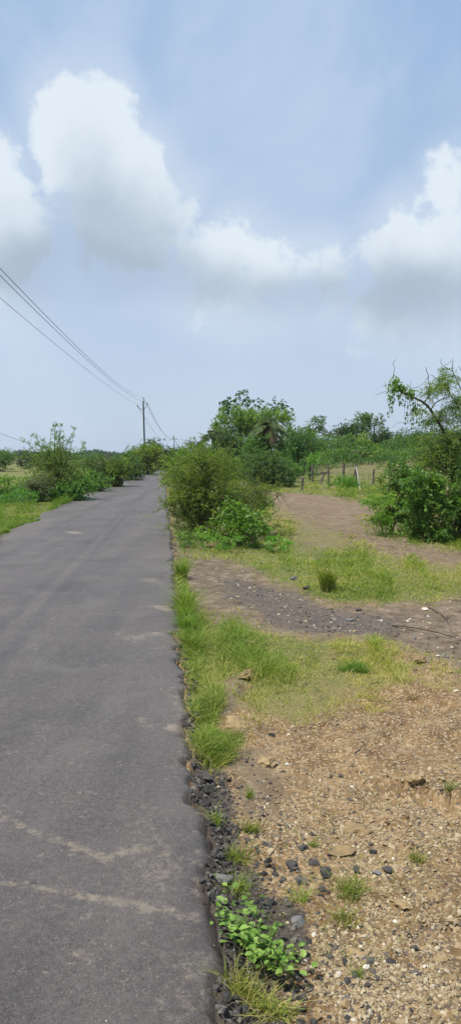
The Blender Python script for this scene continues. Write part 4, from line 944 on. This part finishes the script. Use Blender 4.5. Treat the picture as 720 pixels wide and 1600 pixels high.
for kk, lb in ((.12, 'top strand of barbed wire along the fence posts'), (.45, 'lower strand of barbed wire along the fence posts')):
    pts = []
    for (t0, bb0), (t1, bb1) in zip(line[:-1], line[1:]):
        a = t0 + (bb0 - t0) * kk + np.array((0, -.06, 0)); c = t1 + (bb1 - t1) * kk + np.array((0, -.06, 0)); pts.append(bez(a, c, np.array((0, 0, -.04)), 7)[:-1])
    mb = MB(); mb.tube(np.concatenate(pts), .006, 4); tag(mb.build('fence_wire', M['wire']), lb, 'wire', 'fence wires')
# stump in the left hedge
mb, b, t = post(131, 748, 727, 0, '', .09); tag(mb.build('tree_stump', M['bark'], origin=b), 'short dark stump behind the left hedge, right of the small acacia', 'stump')

# ------------------------------------------------------------------ poles and wires
def upole(px, ytop, D, label, arm):
    t = at(px, ytop, D); base = np.array((t[0] + .15, D, Hs(t[0], D))); root = empty('utility_pole', base, label, 'utility pole', 'poles of the power line')
    mb = MB(); L = t[2] - base[2]; mb.tube(np.array([base, base + (t - base) * .4, base + (t - base) * .401, t]), [.13, .12, .09, .075], 10); mb.build('mast', M['steel'], root, origin=base)
    tips = []
    if arm == 'v':
        ends = [t + np.array((-.62, 0, -.62)), t + np.array((.42, 0, -.42)), t + np.array((0, 0, .12))]
        j = t - np.array((0, 0, .95))
        for e in ends[:2]: mb = MB(); mb.tube(bez(j, e, np.array((0, 0, -.12)), 6), .026, 6); mb.build('crossarm', M['steel'], root, origin=base)
    else:
        ends = [t + np.array((-.75, 0, -.9)), t + np.array((.75, 0, -.9)), t + np.array((0, 0, .1))]
        mb = MB(); mb.tube(np.array([ends[0] + (-.1, 0, 0), ends[1] + (.1, 0, 0)]), .06, 6); mb.build('crossarm', M['steel'], root, origin=base)
    for e in ends:
        mb = MB(); zz = np.array((0, .04, .08, .12, .16, .2, .24)); mb.tube(e + np.stack([zz * 0, zz * 0, zz], -1), [.03, .075, .05, .08, .05, .06, .02], 9); mb.build('insulator', M['ceramic'], root, origin=base); tips.append(e + np.array((0, 0, .2)))
    return tips
T1 = upole(224, 626, 80, 'near dark utility pole rising from the left hedge', 'v')
T2 = upole(272, 681, 205, 'far small utility pole with a cross arm at the end of the road', 'x')
T3 = upole(352, 702, 330, 'farthest utility pole, hidden behind the tree group', 'x')
def fit(Tp, pix):
    """find the span back to the pole behind us so that the wire passes through what the photo shows"""
    return None
def wire(P0, P1, sag, label, r=.012):
    t = np.linspace(0, 1, 60)[:, None]; p = P0 + (P1 - P0) * t - np.array((0, 0, 1.)) * sag * 4 * t * (1 - t); mb = MB(); mb.tube(p, r, 5)
    tag(mb.build('power_line', M['wire']), label, 'power line', 'overhead power lines')
Q0 = [np.array((-5.0, -8., 6.5)), np.array((-3.5, -8., 5.9)), np.array((-3.0, -8., 5.55))]
wire(Q0[0], T1[0], .6, 'lowest overhead wire from the upper left to the near pole', .008)
wire(Q0[1], T1[1], 1.0, 'middle overhead wire from the upper left to the near pole', .008)
wire(Q0[2], T1[2], 1.0, 'top overhead wire from the upper left to the near pole', .008)
for a, c, lb in ((0, 0, 'left'), (1, 1, 'right'), (2, 2, 'top')): wire(T1[a], T2[c], 2.0, 'thin overhead wire from the near pole to the far pole, %s strand' % lb, .02)
for a, lb in ((0, 'left'), (1, 'right')): wire(T2[a], T3[a], 1.6, 'faint overhead wire from the far pole towards the tree group, %s strand' % lb, .018)
# service wire across the left field
ta = at(104, 703, 60); tb = at(-60, 650, 40); wire(tb, ta, .35, 'single thin wire crossing the left field behind the acacia', .011)
mb = MB(); gb = np.array((ta[0], 60, Hs(ta[0], 60))); mb.tube(np.array([gb, ta + (0, 0, .1)]), [.07, .05], 8); tag(mb.build('wire_post', M['oldwood'], origin=gb), 'thin post carrying the single wire, hidden behind the acacia', 'post')
tc = at(-60, 650, 40); gb = np.array((tc[0], 40, Hs(tc[0], 40))); 

# ------------------------------------------------------------------ sky
W = bpy.data.worlds.new('World'); SC.world = W; W.use_nodes = True; nt = W.node_tree; nt.nodes.clear(); n = N(nt)
EL, AZ = R(66), R(-115)       # sun: high, from the left and a little behind
sky = nt.nodes.new('ShaderNodeTexSky'); sky.sky_type = 'NISHITA'; sky.sun_disc = False; sky.sun_elevation = EL; sky.sun_rotation = AZ; sky.air_density = 1.0; sky.dust_density = 1.6; sky.ozone_density = 1.2
tc = nt.nodes.new('ShaderNodeTexCoord').outputs['Generated']
sp = nt.nodes.new('ShaderNodeSeparateXYZ'); n.link(tc, sp.inputs[0])
azn = n.math('ARCTAN2', sp.outputs[0], sp.outputs[1]); eln = n.math('ARCSINE', sp.outputs[2])
def azel(px, py):
    r = ray(px, py); l = math.sqrt(sum(q * q for q in r)); return math.atan2(r[0], r[1]), math.asin(r[2] / l)
w1 = n.noise(tc, 5.5, 7, .58); w2 = n.noise(tc, 11., 7, .62); 
CL = [(120, 190, 80, 75), (105, 165, 62, 50), (180, 165, 38, 42), (165, 250, 90, 80), (215, 270, 62, 75), (265, 322, 52, 55), (200, 335, 90, 75), (220, 385, 90, 45),
      (10, 300, 42, 80), (10, 370, 80, 75), (362, 388, 66, 58), (425, 415, 105, 54), (395, 398, 70, 50), (370, 440, 110, 52), (480, 412, 62, 48), (508, 432, 44, 40), (300, 400, 60, 55),
      (700, 310, 44, 60), (645, 350, 52, 50), (680, 390, 105, 80), (700, 465, 140, 60), (730, 290, 30, 40), (900, 420, 150, 100), (-150, 300, 140, 110), (-250, 450, 160, 90), (1050, 250, 120, 90)]
field = None
for px, py, rx, ry in CL:
    a, e = azel(px, py); ra = rx / F; re = ry / F
    dx = n.math('MULTIPLY', n.math('SUBTRACT', azn, a), 1 / ra)
    dy0 = n.math('SUBTRACT', eln, e); dy = n.math('MULTIPLY', dy0, 1 / re)
    dyb = n.math('MULTIPLY', dy0, 1 / (re * 1.5)); dy = n.math('MAXIMUM', dy, n.math('MULTIPLY', dyb, -1.))
    d = n.math('SQRT', n.math('ADD', n.math('MULTIPLY', dx, dx), n.math('MULTIPLY', dy, dy)))
    v = n.math('MULTIPLY', n.math('SUBTRACT', 1., d), math.sqrt(rx * ry) / 60.)
    field = v if field is None else n.math('SMOOTH_MAX', field, v, .12)
nf = n.math('MULTIPLY_ADD', n.math('SUBTRACT', w1, .5), 2.0, n.math('MULTIPLY', n.math('SUBTRACT', w2, .5), 2.0))
fld = n.math('ADD', field, nf)
dens = n.ss(fld, -.10, .50)
# soft undersides
soft = n.ss(field, -.75, .5); dens = n.math('MULTIPLY', dens, n.ss(n.math('ADD', eln, n.math('MULTIPLY', n.math('SUBTRACT', w1, .5), .12)), azel(360, 630)[1], azel(360, 450)[1], .1, 1.))
dens = n.math('MAXIMUM', n.math('MULTIPLY', dens, .98), n.math('MULTIPLY', soft, .42))
thin = n.ss(n.noise(tc, 3.2, 5, .6, .4), .40, .72, 0., .55)
low = n.ss(eln, .30, .0, 0., .35)
gr = n.math('MULTIPLY', soft, 0.)
for px, py, rx, ry, am in ((40, 430, 120, 50, 1.), (180, 350, 120, 70, .8), (380, 455, 120, 40, .65), (500, 455, 70, 30, .35), (660, 450, 90, 45, 1.), (640, 530, 160, 50, .5), (180, 440, 100, 40, .5), (140, 230, 60, 50, .3)):
    a, e = azel(px, py); dx = n.math('MULTIPLY', n.math('SUBTRACT', azn, a), F / rx); dy = n.math('MULTIPLY', n.math('SUBTRACT', eln, e), F / ry)
    v = n.math('MULTIPLY', n.math('EXPONENT', n.math('MULTIPLY', n.math('ADD', n.math('MULTIPLY', dx, dx), n.math('MULTIPLY', dy, dy)), -.8)), am)
    gr = v if gr is None else n.math('ADD', gr, v)
cb = n.ss(n.math('ADD', gr, n.math('MULTIPLY', n.math('SUBTRACT', n.noise(tc, 7., 6, .6), .5), 1.3)), .0, 1.1)
ccol = n.mix(cb, (.78, .86, .94), (.43, .52, .63))
nish = n.mix(1., sky.outputs[0], (.1, .1, .1), 'MULTIPLY')
hazy = n.mix(.80, nish, n.mix(n.ss(eln, 0., .6), (.59, .71, .89), (.385, .565, .84)))
hazy = n.mix(thin, hazy, (.62, .72, .87)); 
full = n.mix(dens, hazy, ccol)
bg = nt.nodes.new('ShaderNodeBackground'); n.link(full, bg.inputs[0]); bg.inputs[1].default_value = .90
wo = nt.nodes.new('ShaderNodeOutputWorld'); n.link(bg.outputs[0], wo.inputs[0])
W.cycles.sampling_method = 'MANUAL'; W.cycles.sample_map_resolution = 512

L = bpy.data.lights.new('sun', 'SUN'); L.energy = 5.0; L.angle = R(1.4); L.color = (1, .95, .87)
so = bpy.data.objects.new('sun', L); C.objects.link(so)
from mathutils import Vector
sd = Vector((math.sin(AZ) * math.cos(EL), math.cos(AZ) * math.cos(EL), math.sin(EL)))
so.rotation_euler = sd.to_track_quat('Z', 'Y').to_euler()

# ------------------------------------------------------------------ haze
HAZE = True
if HAZE:
    m, nt = new_mat('haze'); v = nt.nodes.new('ShaderNodeVolumePrincipled'); v.inputs['Color'].default_value = (.78, .86, 1, 1); v.inputs['Density'].default_value = .00022; v.inputs['Anisotropy'].default_value = .2
    oo = nt.nodes.new('ShaderNodeOutputMaterial'); nt.links.new(v.outputs[0], oo.inputs['Volume'])
    x0, x1, y0, y1, z0, z1 = -1900, 1900, -60, 1900, -2.2, 14
    vv = np.array([(x, y, z) for x in (x0, x1) for y in (y0, y1) for z in (z0, z1)]); ff = np.array([(0, 1, 3, 2), (4, 6, 7, 5), (0, 4, 5, 1), (2, 3, 7, 6), (0, 2, 6, 4), (1, 5, 7, 3)])
    me = mk('haze', vv, ff); me.materials.append(m); o = bpy.data.objects.new('haze', me); C.objects.link(o); tag(o, kind='stuff')
    o.display_type = 'WIRE'

# ------------------------------------------------------------------ camera
cd = bpy.data.cameras.new('camera'); cd.sensor_fit = 'VERTICAL'; cd.sensor_height = 24; cd.sensor_width = 24; cd.lens = 24 * F / 1600; cd.clip_start = .05; cd.clip_end = 6000
co = bpy.data.objects.new('camera', cd); C.objects.link(co); co.location = (0, 0, EYE); co.rotation_euler = (R(90) - PITCH, 0, 0); SC.camera = co
vs = SC.view_settings; vs.view_transform = 'Standard'; vs.look = 'None'; vs.exposure = .15; vs.gamma = 1
SC.cycles.max_bounces = 6; SC.cycles.diffuse_bounces = 4; SC.cycles.transmission_bounces = 4; SC.cycles.volume_bounces = 0; SC.cycles.transparent_max_bounces = 6
